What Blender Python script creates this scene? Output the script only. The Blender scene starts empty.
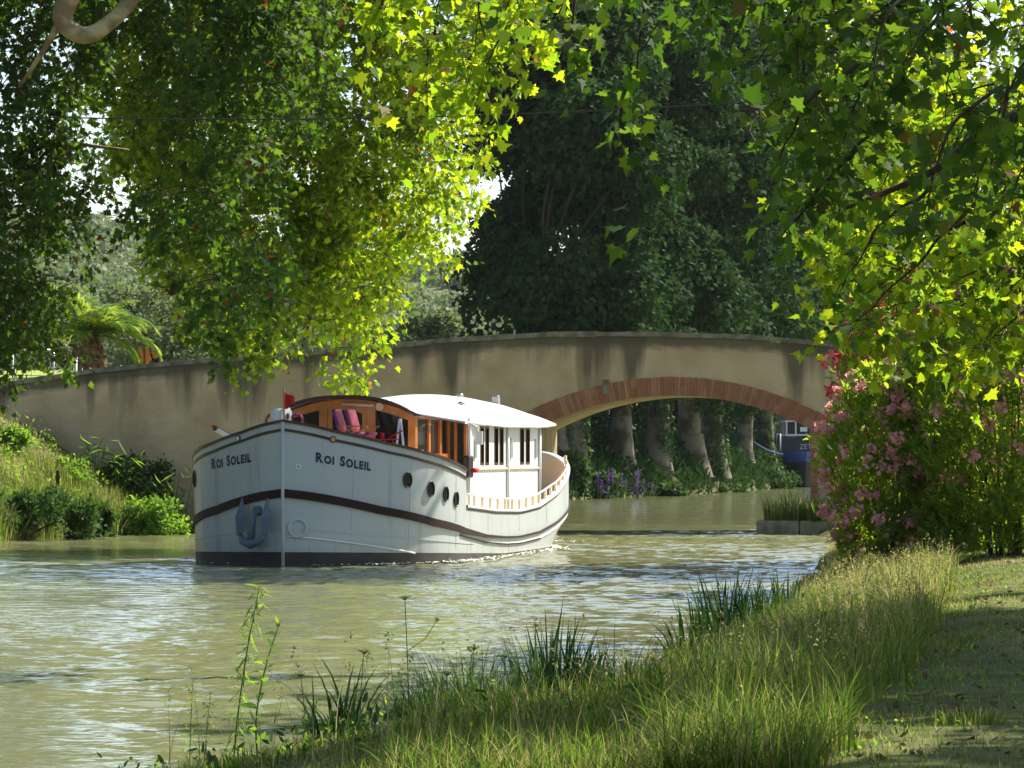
import bpy, bmesh, math, random
import numpy as np
from mathutils import Vector, Matrix, noise
random.seed(7); RNG = np.random.default_rng(7)
R = math.radians
sc = bpy.context.scene
col = sc.collection
# ------------------------------------------------------------------ camera
F = 3600.0; H = 2.24; YH = 455.0
cd = bpy.data.cameras.new('camera'); cam = bpy.data.objects.new('camera', cd); col.objects.link(cam)
cd.sensor_width = 36; cd.lens = 36 * F / 1024; cd.clip_end = 9000; cd.clip_start = .5
cam.location = (0, 0, H)
cam.rotation_euler = (R(90) + math.atan((YH - 384) / F), 0, 0)
sc.camera = cam
# ------------------------------------------------------------------ light
SAZ, SEL = 51.0, 46.0
w = bpy.data.worlds.new('World'); sc.world = w; w.use_nodes = True
nt = w.node_tree; nt.nodes.clear()
sky = nt.nodes.new('ShaderNodeTexSky'); sky.sky_type = 'NISHITA'; sky.sun_disc = False
sky.sun_elevation = R(SEL); sky.sun_rotation = R(SAZ); sky.air_density = 1.0; sky.dust_density = 1.2
bg = nt.nodes.new('ShaderNodeBackground'); bg.inputs[1].default_value = .11
ow = nt.nodes.new('ShaderNodeOutputWorld')
nt.links.new(sky.outputs[0], bg.inputs[0]); nt.links.new(bg.outputs[0], ow.inputs[0])
ld = bpy.data.lights.new('sun', 'SUN'); ld.energy = 5.0; ld.angle = R(.5); ld.color = (1, .94, .82)
sun = bpy.data.objects.new('sun', ld); col.objects.link(sun)
sdir = Vector((math.sin(R(SAZ)) * math.cos(R(SEL)), math.cos(R(SAZ)) * math.cos(R(SEL)), math.sin(R(SEL))))
sun.rotation_euler = sdir.to_track_quat('Z', 'Y').to_euler()
sc.view_settings.view_transform = 'Standard'; sc.view_settings.look = 'None'
sc.view_settings.exposure = 1.02; sc.view_settings.gamma = 1
sc.render.engine = 'CYCLES'
sc.cycles.max_bounces = 6; sc.cycles.transparent_max_bounces = 4; sc.cycles.volume_bounces = 0
sc.cycles.diffuse_bounces = 3; sc.cycles.glossy_bounces = 3; sc.cycles.transmission_bounces = 3

def PX(px, Y): return (px - 512) / F * Y
def PZ(py, Y): return H + (YH - py) / F * Y
# ------------------------------------------------------------------ materials
def mat(name, c, rough=.6, spec=.5, metal=0, noise_amt=0, nscale=5, c2=None, bump=0, bscale=20, coat=0):
    m = bpy.data.materials.new(name); m.use_nodes = True; t = m.node_tree
    b = t.nodes['Principled BSDF']
    b.inputs['Base Color'].default_value = (*c, 1); b.inputs['Roughness'].default_value = rough
    b.inputs['Specular IOR Level'].default_value = spec; b.inputs['Metallic'].default_value = metal
    b.inputs['Coat Weight'].default_value = coat
    tc = t.nodes.new('ShaderNodeTexCoord')
    if c2:
        n = t.nodes.new('ShaderNodeTexNoise'); n.inputs['Scale'].default_value = nscale; n.inputs['Detail'].default_value = 6
        t.links.new(tc.outputs['Object'], n.inputs['Vector'])
        r = t.nodes.new('ShaderNodeValToRGB'); r.color_ramp.elements[0].position = .5 - noise_amt; r.color_ramp.elements[1].position = .5 + noise_amt
        r.color_ramp.elements[0].color = (*c, 1); r.color_ramp.elements[1].color = (*c2, 1)
        t.links.new(n.outputs[0], r.inputs[0]); t.links.new(r.outputs[0], b.inputs['Base Color'])
    if bump:
        n = t.nodes.new('ShaderNodeTexNoise'); n.inputs['Scale'].default_value = bscale; n.inputs['Detail'].default_value = 5
        t.links.new(tc.outputs['Object'], n.inputs['Vector'])
        bp = t.nodes.new('ShaderNodeBump'); bp.inputs['Strength'].default_value = bump; bp.inputs['Distance'].default_value = .05
        t.links.new(n.outputs[0], bp.inputs['Height']); t.links.new(bp.outputs[0], b.inputs['Normal'])
    return m

def leafmat(name, cols, trans, tcols=None, rough=.55, spec=.13, rare=False):
    """cols: list of base colours spread over leaves; trans: weight of light passing through the blade"""
    m = bpy.data.materials.new(name); m.use_nodes = True; t = m.node_tree
    b = t.nodes['Principled BSDF']; out = t.nodes['Material Output']
    g = t.nodes.new('ShaderNodeNewGeometry')
    r = t.nodes.new('ShaderNodeValToRGB'); e = r.color_ramp.elements
    def ramp(r, cs):
        e = r.color_ramp.elements
        e[0].color = (*cs[0], 1); e[-1].color = (*cs[-1], 1)
        for i in range(1, len(cs) - 1):
            q = e.new(i / (len(cs) - 2) * .985 if rare and len(cs) > 2 else i / (len(cs) - 1)); q.color = (*cs[i], 1)
        if rare: r.color_ramp.elements[-1].position = .993
    ramp(r, cols)
    t.links.new(g.outputs['Random Per Island'], r.inputs[0])
    t.links.new(r.outputs[0], b.inputs['Base Color'])
    b.inputs['Roughness'].default_value = rough; b.inputs['Specular IOR Level'].default_value = spec
    tr = t.nodes.new('ShaderNodeBsdfTranslucent'); r2 = t.nodes.new('ShaderNodeValToRGB')
    ramp(r2, tcols or [(c[0] * 2.2, c[1] * 2.2, c[2] * 1.2) for c in cols])
    t.links.new(g.outputs['Random Per Island'], r2.inputs[0]); t.links.new(r2.outputs[0], tr.inputs[0])
    mx = t.nodes.new('ShaderNodeMixShader'); mx.inputs[0].default_value = trans
    t.links.new(b.outputs[0], mx.inputs[1]); t.links.new(tr.outputs[0], mx.inputs[2]); t.links.new(mx.outputs[0], out.inputs[0])
    return m

M = {}
M['leaf_plane'] = leafmat('plane_leaf', [(.018, .045, .008), (.025, .06, .010), (.035, .075, .012), (.03, .065, .011), (.12, .05, .02)], .42,
                          [(.07, .17, .012), (.12, .26, .015), (.22, .36, .02), (.14, .26, .015), (.34, .10, .02)], rare=True)
M['leaf_plane_lit'] = leafmat('plane_leaf_lit', [(.03, .075, .010), (.04, .09, .012), (.05, .10, .015), (.12, .05, .02)], .6,
                          [(.20, .38, .01), (.42, .58, .015), (.62, .70, .02), (.45, .12, .02)], rare=True)  # brighter copy of the plane leaf: sunlit yellow put into the colour
M['leaf_far'] = leafmat('plane_leaf_shaded', [(.014, .040, .010), (.021, .054, .012), (.03, .068, .014)], .22, [(.035, .085, .02), (.05, .11, .022), (.07, .14, .03)], rough=.7, spec=.05)  # plane leaf darkened: shade of the backlit far row put into the colour
M['leaf_olive'] = leafmat('olive_leaf', [(.10, .13, .07), (.14, .17, .09), (.17, .19, .10)], .3, [(.2, .3, .08), (.25, .35, .1), (.28, .36, .1)])
M['leaf_oleander'] = leafmat('oleander_leaf', [(.03, .08, .012), (.05, .11, .02), (.07, .14, .025), (.10, .15, .03)], .52,
                             [(.3, .5, .03), (.42, .62, .04), (.5, .66, .04), (.65, .7, .05)], rough=.33, spec=.45)
M['leaf_weed'] = leafmat('weed_leaf', [(.05, .11, .015), (.07, .15, .02), (.10, .18, .03)], .45, [(.25, .48, .04), (.32, .55, .04), (.4, .6, .05)])
M['leaf_dark'] = leafmat('shrub_leaf_dark', [(.02, .05, .012), (.03, .07, .018), (.04, .085, .02)], .3, [(.07, .16, .02), (.1, .2, .03), (.13, .24, .03)])
M['grass'] = leafmat('grass_blade', [(.02, .048, .008), (.03, .062, .010), (.042, .075, .012), (.08, .085, .025), (.22, .18, .08)], .45,
                     [(.09, .21, .015), (.14, .28, .02), (.24, .38, .03), (.34, .38, .07), (.55, .47, .18)], rough=.6, spec=.08)
M['grass_dry'] = leafmat('grass_blade_dry', [(.12, .14, .03), (.20, .19, .06), (.34, .28, .12), (.4, .33, .16)], .4,
                     [(.3, .4, .05), (.45, .42, .1), (.6, .5, .2), (.7, .56, .28)], rough=.6, spec=.2)
M['grass_dark'] = leafmat('grass_blade_dark', [(.025, .06, .012), (.035, .08, .018), (.05, .10, .02)], .35,
                     [(.08, .2, .02), (.12, .26, .03), (.2, .34, .04)], rough=.4)
M['iris'] = leafmat('iris_blade', [(.012, .035, .012), (.02, .05, .015), (.03, .07, .018)], .25, [(.04, .12, .02), (.06, .16, .02), (.12, .26, .03)], rough=.4)
M['bark'] = mat('plane_bark', (.46, .36, .18), .85, .2, c2=(.22, .16, .08), noise_amt=.08, nscale=2.2, bump=.4)
M['bark_shaded'] = mat('plane_bark_shaded', (.18, .16, .11), .9, .1, c2=(.07, .06, .04), noise_amt=.07, nscale=1.1, bump=.4)  # pale bark with the shade on the far trunks put into its colour
M['bark_dark'] = mat('twig_bark', (.06, .045, .025), .9, .2)
M['stalk'] = mat('green_stalk', (.07, .13, .03), .6, .3)
M['pink'] = leafmat('oleander_petal_pink', [(.85, .38, .42), (.88, .55, .55), (.8, .25, .32)], .5, [(.95, .4, .42), (.95, .6, .58), (.9, .28, .35)])
M['crimson'] = leafmat('oleander_petal_crimson', [(.75, .03, .08), (.8, .10, .16), (.85, .28, .35)], .5, [(.95, .05, .12), (.95, .15, .22), (.95, .35, .42)])
M['purple'] = leafmat('purple_petal', [(.10, .03, .2), (.14, .04, .26)], .2, [(.12, .04, .25), (.15, .05, .3)])
M['white_floret'] = leafmat('white_floret', [(.35, .38, .26), (.5, .52, .4)], .3)
M['white'] = mat('white_paint', (.80, .81, .80), .32, .5, coat=.2, bump=.02, bscale=1.5)
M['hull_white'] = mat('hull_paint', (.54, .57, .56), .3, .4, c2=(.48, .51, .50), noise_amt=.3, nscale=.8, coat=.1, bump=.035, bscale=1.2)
M['cream'] = mat('cream_paint', (.74, .55, .38), .45, .4)
M['brown'] = mat('strake_brown', (.028, .009, .006), .55, .25)
M['boot'] = mat('boot_top', (.035, .028, .026), .55, .4, c2=(.06, .05, .04), noise_amt=.2, nscale=3)
M['varnish'] = mat('varnished_wood', (.62, .20, .03), .3, .5, c2=(.46, .13, .02), noise_amt=.2, nscale=4, coat=.5)
M['darkwood'] = mat('dark_wood', (.05, .016, .01), .35, .5, coat=.3)
M['glass'] = mat('dark_glass', (.008, .009, .009), .08, .3)
M['black'] = mat('black_plastic', (.012, .012, .012), .4)
M['steel'] = mat('galvanised', (.45, .46, .47), .4, .5, metal=.6)
M['anchor'] = mat('anchor_paint', (.13, .16, .20), .5, .4)
M['red'] = mat('red_cloth', (.55, .02, .02), .7, .2)
M['navy'] = mat('navy_letter', (.012, .015, .07), .45)
M['orange_lamp'] = mat('orange_lens', (.75, .30, .08), .3)
M['deck'] = mat('deck_paint', (.45, .42, .36), .6)
M['bluepaint'] = mat('blue_paint', (.03, .09, .42), .35, .5, coat=.3)
M['blackhull'] = mat('black_hull', (.02, .022, .03), .5)
M['brick'] = None
M['rust'] = mat('rusty_iron', (.10, .05, .03), .9, c2=(.05, .03, .02), noise_amt=.2, nscale=20)
M['palm_trunk'] = mat('palm_trunk', (.25, .14, .07), .95, .1, c2=(.07, .04, .025), noise_amt=.12, nscale=6, bump=.8, bscale=8)
M['palm'] = leafmat('palm_leaflet', [(.07, .14, .02), (.10, .18, .03), (.15, .22, .04)], .4, [(.4, .6, .05), (.5, .65, .06), (.6, .68, .1)], rough=.35)
M['deadfrond'] = leafmat('dead_frond', [(.5, .22, .07), (.6, .3, .1)], .35)
M['lawn'] = mat('lawn_grass', (.20, .28, .04), .9, .1, c2=(.36, .38, .07), noise_amt=.2, nscale=1.5, bump=.3)
M['stone'] = mat('quay_stone', (.27, .24, .18), .9, .2, c2=(.14, .13, .09), noise_amt=.12, nscale=3, bump=.5, bscale=9)
M['ground'] = mat('soil_and_turf', (.07, .085, .025), .95, .1, c2=(.17, .14, .07), noise_amt=.15, nscale=.8, bump=.5, bscale=6)
M['path'] = mat('trodden_path', (.05, .075, .015), .95, .1, c2=(.15, .145, .055), noise_amt=.15, nscale=1.1, bump=.6, bscale=9)
M['hill'] = mat('hill_soil', (.11, .12, .06), .95, .1, c2=(.2, .18, .11), noise_amt=.15, nscale=.05)
M['cable'] = mat('black_cable', (.015, .015, .015), .6)

def plaid():
    m = mat('plaid_cloth', (.5, .04, .03), .8, .2); t = m.node_tree; b = t.nodes['Principled BSDF']
    tc = t.nodes.new('ShaderNodeTexCoord'); w1 = t.nodes.new('ShaderNodeTexWave'); w1.inputs['Scale'].default_value = 2.0; w1.bands_direction = 'X'
    w2 = t.nodes.new('ShaderNodeTexWave'); w2.inputs['Scale'].default_value = 1.6; w2.bands_direction = 'Z'
    t.links.new(tc.outputs['Object'], w1.inputs[0]); t.links.new(tc.outputs['Object'], w2.inputs[0])
    r1 = t.nodes.new('ShaderNodeValToRGB'); r1.color_ramp.interpolation = 'CONSTANT'
    e = r1.color_ramp.elements; e[0].color = (.5, .03, .03, 1); e[1].position = .62; e[1].color = (.6, .42, .28, 1); q = e.new(.82); q.color = (.05, .06, .2, 1)
    r2 = t.nodes.new('ShaderNodeValToRGB'); r2.color_ramp.interpolation = 'CONSTANT'
    e = r2.color_ramp.elements; e[0].color = (.5, .03, .03, 1); e[1].position = .7; e[1].color = (.08, .08, .25, 1)
    t.links.new(w1.outputs[1], r1.inputs[0]); t.links.new(w2.outputs[1], r2.inputs[0])
    mx = t.nodes.new('ShaderNodeMix'); mx.data_type = 'RGBA'; mx.inputs[0].default_value = .4
    t.links.new(r1.outputs[0], mx.inputs[6]); t.links.new(r2.outputs[0], mx.inputs[7]); t.links.new(mx.outputs[2], b.inputs['Base Color'])
    return m
M['plaid'] = plaid()

def render_plaster():
    m = bpy.data.materials.new('weathered_render'); m.use_nodes = True; t = m.node_tree; L = t.links
    b = t.nodes['Principled BSDF']; b.inputs['Roughness'].default_value = .92; b.inputs['Specular IOR Level'].default_value = .15
    tc = t.nodes.new('ShaderNodeTexCoord')
    def ns(scale, vec, detail=6):
        mp = t.nodes.new('ShaderNodeMapping'); mp.inputs['Scale'].default_value = vec; L.new(tc.outputs['Object'], mp.inputs[0])
        n = t.nodes.new('ShaderNodeTexNoise'); n.inputs['Scale'].default_value = scale; n.inputs['Detail'].default_value = detail
        L.new(mp.outputs[0], n.inputs['Vector']); return n
    base = t.nodes.new('ShaderNodeValToRGB'); e = base.color_ramp.elements
    e[0].position = .35; e[0].color = (.46, .33, .19, 1); e[1].position = .65; e[1].color = (.60, .46, .28, 1)
    L.new(ns(.8, (1, 1, 1)).outputs[0], base.inputs[0])
    # dark runs below the coping: attribute 'below' = metres under the wall top
    at = t.nodes.new('ShaderNodeAttribute'); at.attribute_name = 'below'
    st = ns(1.0, (1.1, 1.1, .10), 7)
    mth = t.nodes.new('ShaderNodeMath'); mth.operation = 'MULTIPLY_ADD'; L.new(st.outputs[0], mth.inputs[0]); mth.inputs[1].default_value = 9.5; mth.inputs[2].default_value = -4.5
    sub = t.nodes.new('ShaderNodeMath'); sub.operation = 'SUBTRACT'; L.new(mth.outputs[0], sub.inputs[0]); L.new(at.outputs['Fac'], sub.inputs[1])
    cl = t.nodes.new('ShaderNodeMapRange'); cl.inputs[1].default_value = -.5; cl.inputs[2].default_value = .9; cl.inputs[3].default_value = 0; cl.inputs[4].default_value = .8
    L.new(sub.outputs[0], cl.inputs[0])
    mx = t.nodes.new('ShaderNodeMix'); mx.data_type = 'RGBA'; L.new(cl.outputs[0], mx.inputs[0]); L.new(base.outputs[0], mx.inputs[6]); mx.inputs[7].default_value = (.075, .065, .045, 1)
    # coping grime
    n3 = ns(2.5, (1, 1, 2)); r3 = t.nodes.new('ShaderNodeMapRange'); r3.inputs[1].default_value = .35; r3.inputs[2].default_value = .15
    ad = t.nodes.new('ShaderNodeMath'); ad.operation = 'MULTIPLY_ADD'; L.new(n3.outputs[0], ad.inputs[0]); ad.inputs[1].default_value = .35; L.new(at.outputs['Fac'], ad.inputs[2])
    r3.inputs[1].default_value = .62; r3.inputs[2].default_value = .40; r3.inputs[3].default_value = 0; r3.inputs[4].default_value = .85
    L.new(ad.outputs[0], r3.inputs[0])
    mx2 = t.nodes.new('ShaderNodeMix'); mx2.data_type = 'RGBA'; L.new(r3.outputs[0], mx2.inputs[0]); L.new(mx.outputs[2], mx2.inputs[6]); mx2.inputs[7].default_value = (.10, .09, .065, 1)
    L.new(mx2.outputs[2], b.inputs['Base Color'])
    bp = t.nodes.new('ShaderNodeBump'); bp.inputs['Strength'].default_value = .5; bp.inputs['Distance'].default_value = .03
    L.new(ns(4, (1, 1, 1), 9).outputs[0], bp.inputs['Height']); bp.inputs['Strength'].default_value = .9; bp.inputs['Distance'].default_value = .06; L.new(bp.outputs[0], b.inputs['Normal'])
    return m
M['render'] = render_plaster()
M['soffit'] = mat('soffit_stone', (.46, .36, .2), .9, .15, c2=(.3, .24, .14), noise_amt=.15, nscale=1.8, bump=.5, bscale=4)
def brickmat():
    m = bpy.data.materials.new('ring_brick'); m.use_nodes = True; t = m.node_tree; L = t.links
    b = t.nodes['Principled BSDF']; b.inputs['Roughness'].default_value = .9; b.inputs['Specular IOR Level'].default_value = .15
    g = t.nodes.new('ShaderNodeNewGeometry'); r = t.nodes.new('ShaderNodeValToRGB'); e = r.color_ramp.elements
    e[0].color = (.42, .17, .09, 1); e[1].color = (.56, .29, .17, 1); q = e.new(.5); q.color = (.48, .21, .12, 1)
    L.new(g.outputs['Random Per Island'], r.inputs[0])
    n = t.nodes.new('ShaderNodeTexNoise'); n.inputs['Scale'].default_value = 3; tc = t.nodes.new('ShaderNodeTexCoord'); L.new(tc.outputs['Object'], n.inputs['Vector'])
    mx = t.nodes.new('ShaderNodeMix'); mx.data_type = 'RGBA'; mx.blend_type = 'MULTIPLY'; mx.inputs[0].default_value = .5
    L.new(r.outputs[0], mx.inputs[6]); L.new(n.outputs[0], mx.inputs[7]); L.new(mx.outputs[2], b.inputs['Base Color']); return m
M['brick'] = brickmat(); M['mortar'] = mat('mortar', (.28, .2, .13), .95, .1)

def watermat():
    m = bpy.data.materials.new('canal_water'); m.use_nodes = True; t = m.node_tree; L = t.links
    b = t.nodes['Principled BSDF']; b.inputs['Base Color'].default_value = (.20, .205, .095, 1)
    b.inputs['Roughness'].default_value = .06; b.inputs['IOR'].default_value = 1.45; b.inputs['Specular IOR Level'].default_value = .5
    tc = t.nodes.new('ShaderNodeTexCoord')
    def ns(scale, vec, rot, detail=3, typ='n'):
        mp = t.nodes.new('ShaderNodeMapping'); mp.inputs['Scale'].default_value = vec; mp.inputs['Rotation'].default_value = (0, 0, rot); L.new(tc.outputs['Object'], mp.inputs[0])
        n = t.nodes.new('ShaderNodeTexNoise'); n.inputs['Scale'].default_value = scale; n.inputs['Detail'].default_value = detail; n.inputs['Roughness'].default_value = .55; n.inputs['Distortion'].default_value = .4
        L.new(mp.outputs[0], n.inputs['Vector']); return n
    a = ns(2.2, (.8, 1.5, 1), .15); c = ns(.45, (.7, 1.4, 1), -.2, 2)
    big = ns(.12, (1, .5, 1), .2, 2)           # calmer and rougher patches
    rr = t.nodes.new('ShaderNodeMapRange'); rr.inputs[1].default_value = .35; rr.inputs[2].default_value = .65; rr.inputs[3].default_value = .45; rr.inputs[4].default_value = 1.25
    L.new(big.outputs[0], rr.inputs[0])
    b1 = t.nodes.new('ShaderNodeBump'); b1.inputs['Distance'].default_value = .02; L.new(a.outputs[0], b1.inputs['Height']); L.new(rr.outputs[0], b1.inputs['Strength'])
    b2 = t.nodes.new('ShaderNodeBump'); b2.inputs['Distance'].default_value = .03; b2.inputs['Strength'].default_value = .8; L.new(c.outputs[0], b2.inputs['Height'])
    L.new(b1.outputs[0], b2.inputs['Normal']); L.new(b2.outputs[0], b.inputs['Normal'])
    return m
M['water'] = watermat()
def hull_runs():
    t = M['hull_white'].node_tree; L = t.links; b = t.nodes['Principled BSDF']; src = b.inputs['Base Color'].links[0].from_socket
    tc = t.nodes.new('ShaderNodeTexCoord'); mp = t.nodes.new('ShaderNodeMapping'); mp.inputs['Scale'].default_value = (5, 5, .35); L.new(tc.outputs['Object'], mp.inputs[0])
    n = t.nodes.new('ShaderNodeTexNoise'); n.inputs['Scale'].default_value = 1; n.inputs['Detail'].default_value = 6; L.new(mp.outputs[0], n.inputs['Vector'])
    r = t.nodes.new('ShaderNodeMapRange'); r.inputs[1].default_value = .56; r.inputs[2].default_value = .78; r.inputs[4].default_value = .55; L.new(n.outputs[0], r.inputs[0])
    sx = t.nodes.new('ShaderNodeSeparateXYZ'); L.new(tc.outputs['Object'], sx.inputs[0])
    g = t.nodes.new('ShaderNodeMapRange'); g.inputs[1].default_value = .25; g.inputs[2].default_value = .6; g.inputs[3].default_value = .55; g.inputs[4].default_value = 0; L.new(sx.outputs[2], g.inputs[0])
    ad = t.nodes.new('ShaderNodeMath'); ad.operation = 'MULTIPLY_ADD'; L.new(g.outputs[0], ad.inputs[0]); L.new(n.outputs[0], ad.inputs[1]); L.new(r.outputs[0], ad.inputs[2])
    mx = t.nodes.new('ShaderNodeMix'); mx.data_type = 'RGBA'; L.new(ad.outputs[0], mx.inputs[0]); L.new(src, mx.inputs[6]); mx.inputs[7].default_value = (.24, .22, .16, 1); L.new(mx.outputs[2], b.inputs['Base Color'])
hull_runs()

# ------------------------------------------------------------------ builders
def tag(o, label=None, cat=None, group=None, kind=None):
    if label: o['label'] = label
    if cat: o['category'] = cat
    if group: o['group'] = group
    if kind: o['kind'] = kind
    return o
def empty(name, loc, rz=0):
    o = bpy.data.objects.new(name, None); col.objects.link(o); o.location = loc; o.rotation_euler = (0, 0, rz); o.empty_display_size = .3; return o
def thing(name, label, cat, loc=(0, 0, 0), rz=0, group=None):
    return tag(empty(name, loc, rz), label, cat, group)
def copy_tree(o, parent=None):
    c = o.copy(); col.objects.link(c)
    if parent: c.parent = parent
    for ch in o.children: copy_tree(ch, c)
    return c

class MB:
    def __init__(s): s.v = []; s.f = []; s.m = []; s.sm = []
    def add(s, vs, fs, mi=0, smooth=False):
        n = len(s.v); s.v += [tuple(p) for p in vs]
        for f in fs: s.f.append(tuple(n + i for i in f)); s.m.append(mi); s.sm.append(smooth)
    def box(s, c, d, mi=0, rot=None, taper=1.0):
        x, y, z = d[0] / 2, d[1] / 2, d[2] / 2
        vs = [Vector((sx * x * (taper if sz > 0 else 1), sy * y * (taper if sz > 0 else 1), sz * z)) for sz in (-1, 1) for sy in (-1, 1) for sx in (-1, 1)]
        if rot is not None: vs = [rot @ q for q in vs]
        vs = [q + Vector(c) for q in vs]
        s.add(vs, [(0, 2, 3, 1), (4, 5, 7, 6), (0, 1, 5, 4), (2, 6, 7, 3), (0, 4, 6, 2), (1, 3, 7, 5)], mi)
    def tube(s, pts, rad, n=6, mi=0, cap=True, smooth=True):
        pts = [Vector(p) for p in pts]
        if not hasattr(rad, '__len__'): rad = [rad] * len(pts)
        vs = []; up = None
        for i, p in enumerate(pts):
            d = (pts[min(i + 1, len(pts) - 1)] - pts[max(i - 1, 0)])
            if d.length < 1e-9: d = Vector((0, 0, 1))
            d.normalize()
            a = d.orthogonal().normalized() if up is None else (up - d * up.dot(d)).normalized()
            up = a; b = d.cross(a)
            for k in range(n):
                th = 2 * math.pi * k / n
                vs.append(p + (a * math.cos(th) + b * math.sin(th)) * rad[i])
        fs = []
        for i in range(len(pts) - 1):
            for k in range(n):
                fs.append((i * n + k, i * n + (k + 1) % n, (i + 1) * n + (k + 1) % n, (i + 1) * n + k))
        s.add(vs, fs, mi, smooth)
        if cap:
            m0 = len(s.v) - len(vs)
            s.f.append(tuple(m0 + k for k in reversed(range(n)))); s.m.append(mi); s.sm.append(False)
            s.f.append(tuple(m0 + (len(pts) - 1) * n + k for k in range(n))); s.m.append(mi); s.sm.append(False)
    def grid(s, rows, mi=0, smooth=True, closed=False):
        n = len(rows[0]); vs = [p for r in rows for p in r]; fs = []
        for i in range(len(rows) - 1):
            for k in range(n if closed else n - 1):
                k2 = (k + 1) % n
                fs.append((i * n + k, i * n + k2, (i + 1) * n + k2, (i + 1) * n + k))
        s.add(vs, fs, mi, smooth)
    def build(s, name, mats, parent=None):
        me = bpy.data.meshes.new(name); me.from_pydata(s.v, [], s.f); me.validate()
        if not isinstance(mats, (list, tuple)): mats = [mats]
        for m in mats: me.materials.append(m)
        if len(me.polygons) == len(s.f):
            me.polygons.foreach_set('material_index', s.m); me.polygons.foreach_set('use_smooth', s.sm)
        o = bpy.data.objects.new(name, me); col.objects.link(o)
        if parent: o.parent = parent
        return o

def npmesh(name, V, loops, lstart, ltot, mats, mi=None, parent=None, smooth=False):
    me = bpy.data.meshes.new(name)
    me.vertices.add(len(V)); me.vertices.foreach_set('co', V.astype(np.float32).ravel())
    me.loops.add(len(loops)); me.loops.foreach_set('vertex_index', loops.astype(np.int32))
    me.polygons.add(len(lstart)); me.polygons.foreach_set('loop_start', lstart.astype(np.int32)); me.polygons.foreach_set('loop_total', ltot.astype(np.int32))
    for m in (mats if isinstance(mats, (list, tuple)) else [mats]): me.materials.append(m)
    if mi is not None: me.polygons.foreach_set('material_index', mi.astype(np.int32))
    if smooth: me.polygons.foreach_set('use_smooth', np.ones(len(lstart), dtype=bool))
    me.update(calc_edges=True)
    o = bpy.data.objects.new(name, me); col.objects.link(o)
    if parent: o.parent = parent
    return o

def unit(a): return a / np.maximum(np.linalg.norm(a, axis=-1, keepdims=True), 1e-9)
# leaf outlines: x across, y from stalk to tip (unit length)
PLANE = np.array([(0, 0), (.28, -.06), (.30, .10), (.58, .22), (.36, .36), (.44, .60), (.20, .56), (0, 1.0), (-.20, .56), (-.44, .60), (-.36, .36), (-.58, .22), (-.30, .10), (-.28, -.06)])
PLANE_S = np.array([(0, 0), (.42, .02), (.32, .30), (.36, .62), (.12, .55), (0, 1), (-.12, .55), (-.36, .62), (-.32, .30), (-.42, .02)])
RHOMB = np.array([(0, 0), (.4, .4), (0, 1), (-.4, .4)])
LANCE = np.array([(0, 0), (.085, .3), (.07, .7), (0, 1), (-.07, .7), (-.085, .3)])
OVAL = np.array([(0, 0), (.2, .2), (.24, .5), (.14, .8), (0, 1), (-.14, .8), (-.24, .5), (-.2, .2)])
def leaves_arrays(C, D, N, S, T, curl=.25):
    """C centres, D direction of the tip, N approx. normal, S size, T outline"""
    D = unit(D); X = unit(np.cross(D, N)); N = np.cross(X, D)
    k = len(T); n = len(C)
    tx = T[:, 0][None, :, None] * RNG.uniform(.78, 1.2, n)[:, None, None]; ty = T[:, 1][None, :, None]
    cu = RNG.uniform(-curl, curl * 1.5, n)[:, None, None]
    V = C[:, None, :] + S[:, None, None] * (X[:, None, :] * tx + D[:, None, :] * ty + N[:, None, :] * (-(ty ** 2) * cu + np.abs(tx) * .25))
    V = V.reshape(-1, 3); loops = np.arange(n * k)
    return V, loops, np.arange(n) * k, np.full(n, k)
def leaf_obj(name, C, D, N, S, T, m, parent=None, curl=.25, extra=None):
    """extra: an MB of twigs sharing the mesh, with its own material as slot 1"""
    V, lo, ls, lt = leaves_arrays(C, D, N, S, T, curl); mi = np.zeros(len(ls)); ms = [m]
    if extra is not None and extra[0].v:
        mb, em = extra; n0 = len(V); V = np.vstack([V, np.array(mb.v)])
        fl = np.array([i for f in mb.f for i in f]) + n0; ln = np.array([len(f) for f in mb.f])
        st = np.concatenate([[0], np.cumsum(ln)[:-1]]) + len(lo)
        lo = np.concatenate([lo, fl]); ls = np.concatenate([ls, st]); lt = np.concatenate([lt, ln]); mi = np.concatenate([mi, np.ones(len(ln))]); ms.append(em)
    return npmesh(name, V, lo, ls, lt, ms, mi, parent)

def rnd_dirs(n, down=.0, up=0., spread=1.):
    v = RNG.normal(size=(n, 3)) * spread; v[:, 2] += up - down; return unit(v)

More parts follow.
